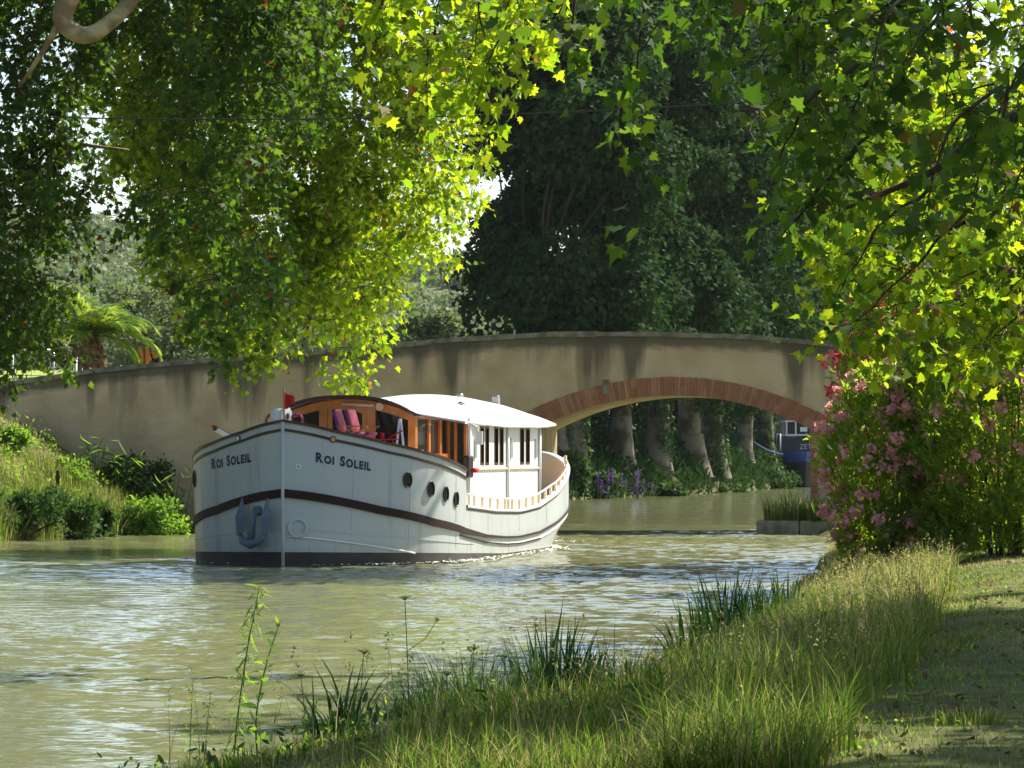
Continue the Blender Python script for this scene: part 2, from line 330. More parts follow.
def twig_leaves(cl, per, tlen, size, droop=1., jitter=.12, nodes=None, tw_r=.008):
    """cl: cluster tops Nx3. Returns leaf arrays and MB of twigs"""
    n = len(cl); dirs = RNG.normal(size=(n, 3)) * .6; dirs[:, 2] -= droop; dirs = unit(dirs)
    L = RNG.uniform(.6, 1.3, n) * tlen
    t = RNG.uniform(0, 1, (n, per)); 
    side = RNG.normal(size=(n, per, 3)); 
    C = cl[:, None, :] + dirs[:, None, :] * (t * L[:, None])[..., None] + side * jitter * (.4 + t[..., None])
    D = side * .8 + dirs[:, None, :] * .7 + np.array([0, 0, -.35])
    Nn = RNG.normal(size=(n, per, 3)) * .75 + np.array([0, 0, 1.])
    S = RNG.uniform(.5, 1.2, (n, per)) * size
    mb = MB()
    if nodes is not None:
        P = np.array([p for p, r in nodes]); dmin = np.array([((P - c) ** 2).sum(1).min() for c in cl]); order = np.argsort(dmin)
        lim = 1.9 * tlen + .5
        for i in order:
            c = Vector(cl[i]); e = c + Vector(dirs[i]) * L[i]
            dd = ((P - cl[i]) ** 2).sum(1) + np.maximum(cl[i][2] - P[:, 2], 0) * .6; a = Vector(P[int(np.argmin(dd))])
            P = np.vstack([P, cl[i]])
            if (a - c).length > lim: mb.tube([c, (c + e) / 2, e], [tw_r * .8, tw_r * .6, tw_r * .3], 3, cap=False); continue
            mb.tube([a, (a + c) / 2 + Vector((0, 0, .1 * (a - c).length)), c, e], [tw_r * 1.8, tw_r * 1.5, tw_r, tw_r * .4], 3, cap=False)
    return C.reshape(-1, 3), D.reshape(-1, 3), Nn.reshape(-1, 3), S.ravel(), mb

def limbs(mb, specs, sides=10):
    """specs: list of (points, r0, r1); returns nodes along them"""
    nodes = []
    for pts, r0, r1 in specs:
        P = smooth_path([Vector(p) for p in pts], 6)
        rr = [r0 + (r1 - r0) * (i / (len(P) - 1)) ** .8 for i in range(len(P))]
        P = [p + noise.noise_vector(p * .7) * rr[i] * .28 for i, p in enumerate(P)]
        mb.tube(P, rr, sides); nodes += [(tuple(p), r) for p, r in zip(P, rr)]
    return nodes
def smooth_path(P, n):
    if len(P) < 3: return [P[0].lerp(P[-1], i / n) for i in range(n + 1)]
    out = []; Q = [P[0] * 2 - P[1]] + P + [P[-1] * 2 - P[-2]]
    for i in range(1, len(Q) - 2):
        for k in range(n):
            t = k / n; a, b, c, d = Q[i - 1], Q[i], Q[i + 1], Q[i + 2]
            out.append(.5 * ((2 * b) + (c - a) * t + (2 * a - 5 * b + 4 * c - d) * t * t + (3 * b - a - 3 * c + d) * t ** 3))
    out.append(P[-1]); return out

def inpoly(x, y, P):
    c = False; j = len(P) - 1
    for i in range(len(P)):
        if (P[i][1] > y) != (P[j][1] > y) and x < (P[j][0] - P[i][0]) * (y - P[i][1]) / (P[j][1] - P[i][1]) + P[i][0]: c = not c
        j = i
    return c
def crown_points(n, poly, Yref, depth, gap=.0, fx=.33, seed=0, dense=None):
    """poly is an outline in metres (X, Z) at distance Yref; points fill it with real depth"""
    xs = [p[0] for p in poly]; zs = [p[1] for p in poly]; out = []; tries = 0
    while len(out) < n and tries < n * 40:
        tries += 1
        x = random.uniform(min(xs), max(xs)); z = random.uniform(min(zs), max(zs))
        if not inpoly(x, z, poly): continue
        y = Yref + random.uniform(-depth, depth)
        v = noise.noise(Vector((x * fx + seed, y * .06, z * fx * .8))) + .5 * noise.noise(Vector((x * fx * 2.6 + seed, y * .1, z * fx * 2.2)))
        if v < (gap if not (dense and x < dense) else -.3) - .25: continue
        for _ in range(6): out.append((x + random.gauss(0, .34), y + random.gauss(0, .34), z + random.gauss(0, .42)))
    return np.array(out)
def outline(pp, Y): return [(PX(a, Y), PZ(b, Y)) for a, b in pp]
# ------------------------------------------------------------------ terrain
XR = np.array([(-60, -16), (0, -6.5), (18, -3.2), (22.5, -2.3), (23.6, -1.0), (24.8, -.1), (27, .45), (31.3, 1.15), (43, 2.9), (55, 4.6), (66, 5.9), (90, 8.3), (103, 8.7), (110, 9.4), (118, 12.5), (140, 22), (200, 50), (320, 95), (400, 130)])
XL = np.array([(-60, -42), (0, -30), (60, -19), (94, -13.3), (100, -11.3), (106, -9.9), (107.5, -9.8), (108.5, .9), (112, 1.5), (300, 1.5)])
YF = np.array([(-3000, 168), (-20, 168), (2.4, 179), (10.8, 207), (18.2, 244), (30, 300), (60, 360), (3000, 380)])
def sstep(a, b, x): t = np.clip((x - a) / (b - a), 0, 1); return t * t * (3 - 2 * t)
def ground_z(x, y):
    x = np.asarray(x, float); y = np.asarray(y, float)
    xr = np.interp(y, XR[:, 0], XR[:, 1]); xl = np.interp(y, XL[:, 0], XL[:, 1]); yf = np.interp(x, YF[:, 0], YF[:, 1])
    wob = .16 * np.sin(y * .9 + 1) + .16 * np.sin(y * .37)
    wob = np.where(y > 100, 0, wob)
    dr = x - xr + wob; dl = xl - x + wob; df = (y - yf) * .75
    zr = -1.0 + 1.25 * sstep(-1.2, .25, dr) + .45 * sstep(.0, 3.2, dr) + np.where(y > 101, 3.2 * sstep(.5, 6, dr) * sstep(101, 104, y) * (1 - sstep(112, 120, y)), 0)
    zl = -1.0 + 1.3 * sstep(-1.2, .3, dl) + np.minimum(np.maximum(dl - .2, 0) * .62, 3.0 + 0 * dl) + .15 * np.sin(x * .8) * np.sin(y * .6) * sstep(1, 3, dl)
    zl2 = -1.0 + (5.3 + np.clip(y - 112, 0, 30) * .043) * sstep(0, 4, dl)
    wl = 105 - (x - .61) * math.tan(R(9.0)) + 2.4
    zl = np.where(y > wl, zl2, zl)
    dl = np.where((y > 106) & (y < wl), np.interp(106.0, XL[:, 0], XL[:, 1]) - x, dl)
    zl = np.where((y > 106) & (y <= wl), -1.0 + 1.3 * sstep(-1.2, .3, dl) + np.minimum(np.maximum(dl - .2, 0) * .62 + np.maximum(y - 106, 0) * .1 * sstep(0, 1, dl), 3.0), zl)
    zf = -1.0 + 1.3 * sstep(-1.2, .4, df) + np.minimum(np.maximum(df - .3, 0) * .33, 2.2)
    zf = np.where((x < -10) & (y > yf), np.maximum(zf, 4.5), zf)
    z = np.maximum(np.maximum(zr, zl), zf)
    return z
def gz(x, y): return float(ground_z(x, y))
def sheet(name, xs, ys, zf, m, kind='structure', keep=None):
    X, Y = np.meshgrid(xs, ys); Z = zf(X, Y); V = np.stack([X, Y, Z], -1).reshape(-1, 3); nx = len(xs)
    i, j = np.meshgrid(np.arange(len(ys) - 1), np.arange(nx - 1), indexing='ij'); a = (i * nx + j).ravel()
    if keep is not None:
        cx = (X[:-1, :-1] + X[1:, 1:]) / 2; cy = (Y[:-1, :-1] + Y[1:, 1:]) / 2; a = a[keep(cx, cy).ravel()]
    q = np.stack([a, a + 1, a + nx + 1, a + nx], 1)
    o = npmesh(name, V, q.ravel(), np.arange(len(q)) * 4, np.full(len(q), 4), m, smooth=True); o['kind'] = kind; return o
xs = np.unique(np.concatenate([-np.geomspace(30, 3500, 26), np.arange(-30, 20, .5), np.geomspace(20, 3500, 26)]))
ys = np.unique(np.concatenate([-np.geomspace(10, 600, 8), np.arange(-10, 100, .6), np.arange(100, 120, .4), np.arange(120, 260, 1.5), np.geomspace(260, 4500, 24)]))
sheet('ground', xs, ys, ground_z, M['ground'])
# water: one sheet, carried under the banks
def water_z(x, y):
    rg = np.random.default_rng(3); z = np.zeros_like(x, dtype=float)
    for k in range(46):
        lam = .14 * (1.1 / .14) ** rg.random(); th = rg.normal(1.5, .6); st = .040 * .86
        if lam > 1.2: st *= .7
        kx, ky = math.cos(th) * 2 * math.pi / lam, math.sin(th) * 2 * math.pi / lam; ph = rg.random() * 6.28
        z += st * lam / 6.28 * np.sin(kx * x + ky * y + ph + .8 * np.sin(x * .31 + k) + .6 * np.sin(y * .23 + 2 * k))
    amp = .75 + .35 * np.sin(x * .35 + y * .12 + 1) * np.sin(y * .11 - x * .2) + .35 * np.clip((x + .06 * y - 2) / 6, -1, 1)
    amp = amp * np.where(y > 104, np.clip(1 - (y - 104) / 8, .28, 1), 1)
    # the wake curling off the bow and the stern wash
    return z * amp
wx = np.unique(np.concatenate([np.linspace(-70, -17, 30), np.arange(-17, 13, .11), np.linspace(13, 160, 60)]))
wy = np.unique(np.concatenate([np.linspace(-60, 24, 40), np.arange(24, 60, .075), np.arange(60, 116, .11), np.arange(116, 250, .5), np.linspace(250, 420, 60)]))
sheet('water', wx, wy, water_z, M['water'])
# trodden towpath on the right bank
def path_c(y): return np.interp(y, [0, 19, 30, 53, 100], [-.4, 2.6, 4.3, 7.4, 13.2])
PW = .85
uu = np.linspace(-PW, PW, 9); yy = np.arange(-8, 98, .5)
Xp = path_c(yy)[:, None] + uu[None, :] * (1 + .25 * np.sin(yy * .8)[:, None]); Yp = np.repeat(yy[:, None], 9, 1); Zp = ground_z(Xp, Yp) + .02 - .05 * (np.abs(uu) / PW)[None, :] ** 4
Vp = np.stack([Xp, Yp, Zp], -1).reshape(-1, 3); i, j = np.meshgrid(np.arange(len(yy) - 1), np.arange(8), indexing='ij'); a = (i * 9 + j).ravel()
q = np.stack([a, a + 1, a + 10, a + 9], 1); o = npmesh('path', Vp, q.ravel(), np.arange(len(q)) * 4, np.full(len(q), 4), M['path'], smooth=True); o['kind'] = 'structure'
# lawn on the plateau behind the left approach wall
sheet('lawn', np.arange(-30, -13.5, .8), np.arange(114, 141, 1.5), lambda x, y: ground_z(x, y) + .03, M['lawn'])
# hill
def hill_z(x, y):
    r = np.interp(x / 900 * F + 512, [-1500, -200, 0, 130, 300, 430, 520, 700, 1100, 2500], [150, 180, 225, 250, 280, 286, 290, 300, 310, 330])
    top = (YH - r) / F * 900
    s = sstep(360, 900, y); f = 1 - .25 * sstep(950, 1500, y)
    return 3 + top * (s ** 1.1) * f + 2.5 * np.sin(x * .021 + y * .01) * s + 1.5 * np.sin(x * .06) * s
sheet('hill', np.arange(-700, 700, 20.), np.arange(350, 1500, 20.), hill_z, M['hill'])

# ------------------------------------------------------------------ haze
def make_haze(density):
    mb = MB(); mb.box((0, 700, 38), (1700, 1500, 80)); m = bpy.data.materials.new('haze'); m.use_nodes = True; t = m.node_tree; t.nodes.clear()
    o_ = t.nodes.new('ShaderNodeOutputMaterial'); v = t.nodes.new('ShaderNodeVolumePrincipled'); v.inputs['Color'].default_value = (.86, .92, 1, 1)
    v.inputs['Density'].default_value = density; v.inputs['Anisotropy'].default_value = .3; t.links.new(v.outputs[0], o_.inputs['Volume'])
    o = mb.build('haze', m); o['kind'] = 'stuff'; return o
make_haze(.00004)

# ------------------------------------------------------------------ bridge
BA = R(9.0)
bridge = thing('stone_bridge', 'long humped canal bridge of stained tan render with a red brick arch ring', 'bridge', (.61, 105, 0), -BA)
SPAN, SPR, RISE, THK = 8.1, 3.0, .98, 4.9
rad = (SPAN ** 2 / 4 + RISE ** 2) / (2 * RISE); ccx, ccz = SPAN / 2, SPR + RISE - rad
def intr(s): return ccz + math.sqrt(max(rad ** 2 - (s - ccx) ** 2, 0))
RING = .52
top_px = [(-200, 395), (0, 386), (101, 371), (186, 363), (275, 357), (385, 347.5), (450, 341), (550, 335.3), (650, 335), (750, 338), (850, 347), (1000, 364), (1150, 388)]
TS = []
for px, py in top_px:
    k = (px - 512) / F      # X = k*Y on the wall line
    s = (k * 105 - .61) / (math.cos(BA) + k * math.sin(BA)); Yw = 105 - s * math.sin(BA)
    TS.append((s, PZ(py, Yw)))
TS = np.array(TS)
def topz(s): return float(np.interp(s, TS[:, 0], TS[:, 1]))
def arch_half(z):  # opening half width at height z
    return SPAN / 2
S0, S1 = float(TS[0, 0]), float(TS[-1, 0])
ss = sorted(set([round(v, 3) for v in np.arange(S0, S1, .35)] + [0.0, SPAN] + [round(v, 3) for v in np.linspace(0, SPAN, 41)]))
def wall_face(y, yb):
    """wall slab between local depths y and yb, following the opening"""
    V = []; Fc = []; B = []
    def colm(s):
        zb = intr(s) if 0 <= s <= SPAN else -1.5
        return zb, topz(s)
    for a, b in zip(ss[:-1], ss[1:]):
        mid = (a + b) / 2; op = 0 < mid < SPAN
        za = intr(a) if op else -1.5; zb = intr(b) if op else -1.5
        n = 10; ta, tb = topz(a), topz(b)
        for k in range(n):
            u0, u1 = k / n, (k + 1) / n; u0, u1 = u0 ** .6, u1 ** .6
            i0 = len(V)
            for (s, lo, hi, u) in ((a, za, ta, u0), (b, zb, tb, u0), (b, zb, tb, u1), (a, za, ta, u1)):
                z = lo + (hi - lo) * u; V.append((s, y, z)); B.append(hi - z)
            Fc.append((i0, i0 + 1, i0 + 2, i0 + 3) if y < yb else (i0 + 3, i0 + 2, i0 + 1, i0))
    return V, Fc, B
Vf, Ff, Bf = wall_face(0, 1); Vb, Fb, Bb = wall_face(THK, 0)
V = Vf + Vb; Fc = Ff + [tuple(len(Vf) + i for i in f) for f in Fb]; Bl = Bf + Bb
def quad(a, b, c, d, bl):
    n = len(V); V.extend([a, b, c, d]); Bl.extend([bl] * 4); Fc.append((n, n + 1, n + 2, n + 3))
for a, b in zip(ss[:-1], ss[1:]):                 # top: two parapets with the roadway sunk between
    for (y0, y1, dz) in ((0, .4, 0), (.4, THK - .4, -.75), (THK - .4, THK, 0)):
        quad((a, y0, topz(a) + dz), (b, y0, topz(b) + dz), (b, y1, topz(b) + dz), (a, y1, topz(a) + dz), 0)
    for y in (.4, THK - .4): quad((a, y, topz(a) - .75), (b, y, topz(b) - .75), (b, y, topz(b)), (a, y, topz(a)), .3)
me = bpy.data.meshes.new('wall'); me.from_pydata(V, [], Fc); me.materials.append(M['render'])
at = me.attributes.new('below', 'FLOAT', 'POINT'); at.data.foreach_set('value', Bl)
o = bpy.data.objects.new('wall', me); col.objects.link(o); o.parent = bridge
# soffit and jambs
mb = MB(); mb.grid([[(s, y, intr(s) + .004) for y in (0.02, THK - .02)] for s in np.linspace(0, SPAN, 41)][::-1]); 
mb.add([(0, .02, -1.5), (0, THK - .02, -1.5), (0, THK - .02, SPR), (0, .02, SPR)], [(0, 1, 2, 3)])
mb.add([(SPAN, .02, -1.5), (SPAN, THK - .02, -1.5), (SPAN, THK - .02, SPR), (SPAN, .02, SPR)], [(3, 2, 1, 0)])
mb.build('soffit', M['soffit'], bridge)
# brick ring: one wedge per brick pair, 4 mm joints, slightly proud
mb = MB(); a0 = math.asin((0 - ccx) / rad) - .035; a1 = -a0; nb = 96
for k in range(nb):
    t0 = a0 + (a1 - a0) * k / nb; t1 = a0 + (a1 - a0) * (k + .86) / nb
    j = random.uniform(-.012, .012); spl = random.choice([0, 0, 1])
    segs = [(rad - .01, rad + RING * .5 - .008), (rad + RING * .5 + .008, rad + RING + j)] if spl else [(rad - .01, rad + RING + j)]
    for r0, r1 in segs:
        pr = -.03 + random.uniform(-.006, .006)
        P = [(ccx + r * math.sin(t), y, ccz + r * math.cos(t)) for y in (pr, .3) for (r, t) in ((r0, t0), (r0, t1), (r1, t1), (r1, t0))]
        mb.add(P, [(0, 1, 2, 3), (7, 6, 5, 4), (0, 4, 5, 1), (1, 5, 6, 2), (2, 6, 7, 3), (3, 7, 4, 0)])
mb.build('brick_ring', M['brick'], bridge)
mb = MB(); rows = []
for t in np.linspace(a0, a1, 50): rows.append([(ccx + r * math.sin(t), -.012, ccz + r * math.cos(t)) for r in (rad - .004, rad + RING - .012)])
mb.grid(rows, smooth=False); mb.build('mortar_bed', M['mortar'], bridge)
# skewback courses at the right springing
mb = MB()
for k in range(6):
    mb.box((SPAN + .20 - .02 * k, .10, SPR - .42 + k * .082), (.52 - .05 * k, .30, .072), rot=Matrix.Rotation(0, 3, 'Y'))
for k in range(34):
    mb.box((SPAN + .08 + (.04 if k % 2 else 0), .10, -.3 + k * .082), (.20 + (.06 if k % 2 else 0), .28, .07))
mb.build('brick_quoin', M['brick'], bridge)
# irregular coping stones on the parapet
mb = MB(); s = S0 + .1
while s < S1 - 1:
    l = random.uniform(.5, .95); z = topz(s + l / 2); sl = math.atan((topz(s + l) - topz(s)) / l)
    mb.box((s + l / 2, .19, z + .03), (l - .015, .50 + random.uniform(-.02, .02), .14 + random.uniform(-.015, .02)), rot=Matrix.Rotation(-sl, 3, 'Y')); s += l
mb.build('coping', M['stone'], bridge)
# bracket plate at the crown
mb = MB(); mb.box((2.15, -.045, 4.22), (.16, .03, .42)); mb.build('gauge_plate', M['stone'], bridge)

# low stone quay with its tuft, beside the right abutment
q = thing('stone_quay', 'low weathered stone mooring ledge at the foot of the bridge on the right', 'quay', (8.3, 100.5, 0), -BA)
mb = MB(); x = -1.5
while x < 3.2:
    l = random.uniform(.9, 1.3); mb.box((x + l / 2, 1.1, .04), (l - .02, 2.2, .72 + random.uniform(-.02, .02))); x += l
o = mb.build('stone_block', M['stone'], q)
bv = o.modifiers.new('bevel', 'BEVEL'); bv.width = .04; bv.segments = 2
# ------------------------------------------------------------------ more background structure follows in its own section
# ------------------------------------------------------------------ the barge
TH = R(11.5)
boat = thing('canal_barge', 'large white converted river barge lettered ROI SOLEIL, heading out of the arch towards us', 'boat', (-4.58, 72, 0), -TH)
OUT = [(0, 0), (.22, .5), (.6, 1.05), (1.1, 1.6), (1.7, 2.12), (2.4, 2.47), (3.2, 2.65), (4.1, 2.73), (6, 2.76), (8.5, 2.76), (12, 2.75), (15, 2.66), (17.3, 2.45), (19.0, 2.1), (20.4, 1.5), (21.1, .8), (21.35, 0)]
OP = smooth_path([Vector((a, b * 1.045, 0)) for a, b in OUT], 7)
OP[-1] = Vector((21.35, 0, 0)); OP = [Vector((max(p.x, 0), max(p.y, 0), 0)) for p in OP]
def tab(T): 
    a = np.array(T); return lambda s: float(np.interp(s, a[:, 0], a[:, 1]))
zk = tab([(0, 1.48), (.6, 1.3), (1.2, 1.12), (2.4, .86), (4, .65), (6, .5), (8, .43), (9.7, .41), (12, .47), (14.5, .65), (17, .9), (19.3, 1.2), (21.4, 1.42)])
zfore = tab([(0, 2.92), (.5, 2.70), (1.3, 2.46), (2.1, 2.28), (3.2, 2.09), (4.1, 1.93), (5, 1.85)])
zaft = tab([(4.1, 1.17), (7, 1.04), (9.7, .99), (12, 1.07), (14.5, 1.33), (17, 1.72), (19, 2.04), (20.4, 2.25), (21.4, 2.38)])
STEP = 4.12
def zs(s): return zfore(s) if s <= STEP else zaft(s)
def hullpt(p, z, side=1, off=0.0):
    s, t = p.x, p.y
    k = max(0, (s - 12) / 9.4); f = min(1, max(0, z / max(zk(s), .1))); f = f * f * (3 - 2 * f)
    sw = s - k * k * 3.6 * (1 - f); tw = t * (1 - k * k * .45 * (1 - f))
    kb = max(0, 1 - s / 3.5); tw *= 1 - .10 * kb * (1 - min(1, max(0, z) / 2.5)); sw += .05 * kb * (1 - min(1, max(z, 0) / 2.9))
    return Vector((side * tw, sw, z))
def hull_off(i, z, side, off):
    a = hullpt(OP[max(i - 1, 0)], z, side); b = hullpt(OP[min(i + 1, len(OP) - 1)], z, side); d = (b - a).normalized()
    n = Vector((d.y, -d.x, 0)) * side; return hullpt(OP[i], z, side) + n * off
def at_s(s, z, side, off=0.0):
    """hull surface at station s"""
    for i in range(len(OP) - 1):
        if OP[i].x <= s <= OP[i + 1].x:
            f = (s - OP[i].x) / max(OP[i + 1].x - OP[i].x, 1e-6)
            return hull_off(i, z, side, off).lerp(hull_off(i + 1, z, side, off), f)
# make sure a station lies on each side of the step
k = min(range(len(OP)), key=lambda i: abs(OP[i].x - STEP)); OP[k].x = STEP - .01; OP.insert(k + 1, Vector((STEP + .04, OP[k].y, 0)))
mb = MB()
for side in (1, -1):
    rows = []
    for i, p in enumerate(OP):
        bt = .30 - .22 * min(1, p.x / 8) if p.x < 8 else .08
        k_ = zk(p.x); top = zs(p.x)
        zz = [-.5, 0, bt * .999, bt + .001, bt + (k_ - bt) * .4, bt + (k_ - bt) * .75, k_] + [k_ + (top - k_) * q for q in (.25, .5, .75, 1)]
        rows.append([hullpt(p, z, side) for z in zz])
    if side < 0: rows = [r[::-1] for r in rows]
    n0 = len(mb.f); mb.grid(rows, 1)
    nr = len(rows[0]) - 1
    for q in range(n0, len(mb.f)):
        c = (q - n0) % nr; c = c if side > 0 else nr - 1 - c
        if c < 2: mb.m[q] = 0
hull = mb.build('hull', [M['boot'], M['hull_white']], boat)
def hull_band(name, m, zfun, h, proud, s0=0, s1=99, parent=boat):
    mb = MB(); hh = h if callable(h) else (lambda s, v=h: v)
    for side in (1, -1):
        rows = []
        for i, p in enumerate(OP):
            if not (s0 <= p.x <= s1): continue
            z = zfun(p.x); h = hh(p.x)
            rows.append([hull_off(i, z - h / 2, side, -.01), hull_off(i, z - h / 2, side, proud), hull_off(i, z + h / 2, side, proud), hull_off(i, z + h / 2, side, -.01)])
        for r in (rows[0],):   # close on the stem
            if s0 == 0: 
                for v in r: v.x = 0
        if side < 0: rows = [r[::-1] for r in rows]
        mb.grid(rows, smooth=False)
    return mb.build(name, m, parent)
hull_band('rubbing_strake', M['brown'], lambda s: zk(s), lambda s: float(np.interp(s, [0, 3, 5.5, 9], [.17, .15, .07, .04])), .05, 0, 99)
hull_band('strake_edge', M['brown'], lambda s: zk(s) - float(np.interp(s, [4, 8], [.12, .15])), .03, .035, 3.6, 12)
hull_band('strake_moulding', M['white'], lambda s: zk(s) - .14, .035, .03, 6.0, 99)
hull_band('sheer_line', M['darkwood'], lambda s: zfore(s) - .17, .055, .02, 0, STEP)
hull_band('sheer_line', M['darkwood'], lambda s: zaft(s) - .06, .025, .015, STEP, 99)
hull_band('lower_seam', M['hull_white'], lambda s: zk(s) * .45 + .1, .02, .012, 0, 5)
# gunwale caps
def cap(name, m, zf, s0, s1, w, h):
    mb = MB()
    for side in (1, -1):
        rows = []
        for i, p in enumerate(OP):
            if not (s0 <= p.x <= s1): continue
            z = zf(p.x)
            rows.append([hull_off(i, z - h * .4, side, -w), hull_off(i, z - h * .4, side, .035), hull_off(i, z + h * .6, side, .035), hull_off(i, z + h * .6, side, -w), hull_off(i, z - h * .4, side, -w)])
        if s0 == 0:
            for v in rows[0]: v.x = side * max(0, v.x * side) * 0
        if side < 0: rows = [r[::-1] for r in rows]
        mb.grid(rows, smooth=False)
    return mb.build(name, m, boat)
cap('gunwale', M['darkwood'], zfore, 0, STEP - .005, .09, .055)
cap('gunwale', M['white'], zaft, STEP + .03, 99, .10, .05)
# inner bulwark skin + decks
mb = MB()
for side in (1, -1):
    rows = []
    for i, p in enumerate(OP):
        if p.x < STEP + .03: continue
        rows.append([hull_off(i, zaft(p.x) - .03, side, -.09), hull_off(i, max(.55, zaft(p.x) - .95), side, -.09)])
    if side < 0: rows = [r[::-1] for r in rows]
    mb.grid(rows)
mb.build('bulwark_lining', M['cream'], boat)
mb = MB(); rows = [[hull_off(i, 0, -1, -.06), hull_off(i, 0, 1, -.06)] for i in range(1, len(OP) - 1)]
rows = [[Vector((a.x, p.y if False else a.y, 0)), b] for (a, b), p in zip(rows, OP[1:-1])]
fore = []; aft = []
for i, p in enumerate(OP[1:-1], 1):
    if p.x <= STEP: fore.append([Vector((-p.y + .06, p.x, min(1.95, zfore(p.x) - .02))), Vector((0, p.x, 1.97)), Vector((p.y - .06, p.x, min(1.95, zfore(p.x) - .02)))])
    if p.x >= STEP - .01: aft.append([Vector((-p.y + .09, p.x, max(.56, zaft(p.x) - .9))), Vector((0, p.x, max(.58, zaft(p.x) - .88))), Vector((p.y - .09, p.x, max(.56, zaft(p.x) - .9)))])
mb.grid(fore); mb.grid(aft)
mb.box((0, STEP + .02, 1.2), (2 * 2.66, .04, 1.3)); mb.build('deck', M['deck'], boat)
# closing plate where the raised bow ends
mb = MB()
for sd in (1, -1): mb = MB(); mb.box((sd * 2.77, STEP + .02, 1.52), (.14, .05, .82)); mb.build('bulwark_end', M['white'], boat)
# trunk cabin carrying the fore saloon
mb = MB(); mb.box((0, 6.6, 1.28), (3.4, 4.95, 1.3)); o = mb.build('trunk_cabin', M['white'], boat)
# portholes
def disc_on_hull(mb, s, z, side, r, off, mi=0, n=18, ax=1.0, r0=0):
    c = at_s(s, z, side, off); a = at_s(s + .05, z, side, off); b = at_s(s - .05, z, side, off); d = (a - b).normalized()
    nrm = Vector((d.y, -d.x, 0)) * side
    ring = lambda rr, o: [c + nrm * o + d * rr * ax * math.cos(2 * math.pi * k / n) + Vector((0, 0, 1)) * rr * math.sin(2 * math.pi * k / n) for k in range(n)]
    if r0 == 0:
        mb.add(ring(r, 0), [tuple(range(n)) if side > 0 else tuple(reversed(range(n)))], mi)
    else:
        mb.grid([ring(r, 0), ring(r, .03), ring(r0, .03), ring(r0, 0)], mi, closed=True)
def s_of_px(px, side, z=1.5):
    best = None
    for k in range(0, 2100 if side > 0 else 225):
        s = k * .01; q = at_s(s, z, side)
        if q is None: continue
        wx = -4.58 + q.x * math.cos(TH) + q.y * math.sin(TH); wy = 72 - q.x * math.sin(TH) + q.y * math.cos(TH)
        e = abs(512 + F * wx / wy - px)
        if best is None or e < best[0] - 1e-4: best = (e, s)
    return best[1]
def zpx(py, s, side=1):
    q = at_s(s, 1.5, side); return PZ(py, 72 - q.x * math.sin(TH) + q.y * math.cos(TH))
for px, py in ((407, 480), (430.5, 489), (445.5, 494), (455.8, 499)):
    s = s_of_px(px, 1); z = zpx(py, s)
    a = at_s(s + .04, z, 1); b = at_s(s - .04, z, 1)
    mb = MB(); disc_on_hull(mb, s, z, 1, .15, .012, ax=.72); disc_on_hull(mb, s, z, 1, .165, .0, 1, r0=.145, ax=.72); p_ = mb.build('porthole', [M['glass'], M['black']], boat)
s = .0
for sd, px, py in ((-1, 193, 478),):
    mb = MB(); disc_on_hull(mb, 2.3, 1.75, -1, .165, .012); disc_on_hull(mb, 2.3, 1.75, -1, .185, 0, 1, r0=.16); mb.build('porthole', [M['glass'], M['black']], boat)
# ring weld and drain on the bow, fairlead lamps
s = s_of_px(298.5, 1); z = zpx(528, s)
mb = MB(); disc_on_hull(mb, s, z, 1, .21, .0, 0, r0=.15); mb.build('weld_ring', M['hull_white'], boat)
s = s_of_px(298, 1); z = zpx(467, s)
mb = MB(); disc_on_hull(mb, s, z, 1, .06, .0, 0, r0=.03); mb.build('drain', M['white'], boat)
s = s_of_px(331.5, 1); z = zpx(439.3, s)
mb = MB(); disc_on_hull(mb, s, z, 1, .05, .03, 0); disc_on_hull(mb, s, z, 1, .065, 0, 1, r0=.045); mb.build('fairlead', [M['orange_lamp'], M['darkwood']], boat)
s = s_of_px(241, -1); z = zpx(438.5, s, -1)
mb = MB(); disc_on_hull(mb, s, z, -1, .05, .03, 0); disc_on_hull(mb, s, z, -1, .065, 0, 1, r0=.045); mb.build('fairlead', [M['white'], M['darkwood']], boat)
# freeing ports near the stern
for s, dz in ((18.4, -.35), (18.4, -.75), (20.0, -.5)):
    mb = MB(); disc_on_hull(mb, s, zaft(s) + dz, 1, .08, .012); mb.build('freeing_port', M['black'], boat)
# stem bar
mb = MB(); mb.tube([(0, .03, -.4), (0, .0, .6), (0, -.02, 1.5), (0, -.03, 2.9)], .035, 8); mb.build('stem_bar', M['hull_white'], boat)
mb = MB(); P = [at_s(ss_, 0.62 - ss_ * .2, 1, .02) for ss_ in np.linspace(.02, 1.9, 14)]; mb.tube(P, .018, 5); mb.build('bow_fender_wire', M['white'], boat)
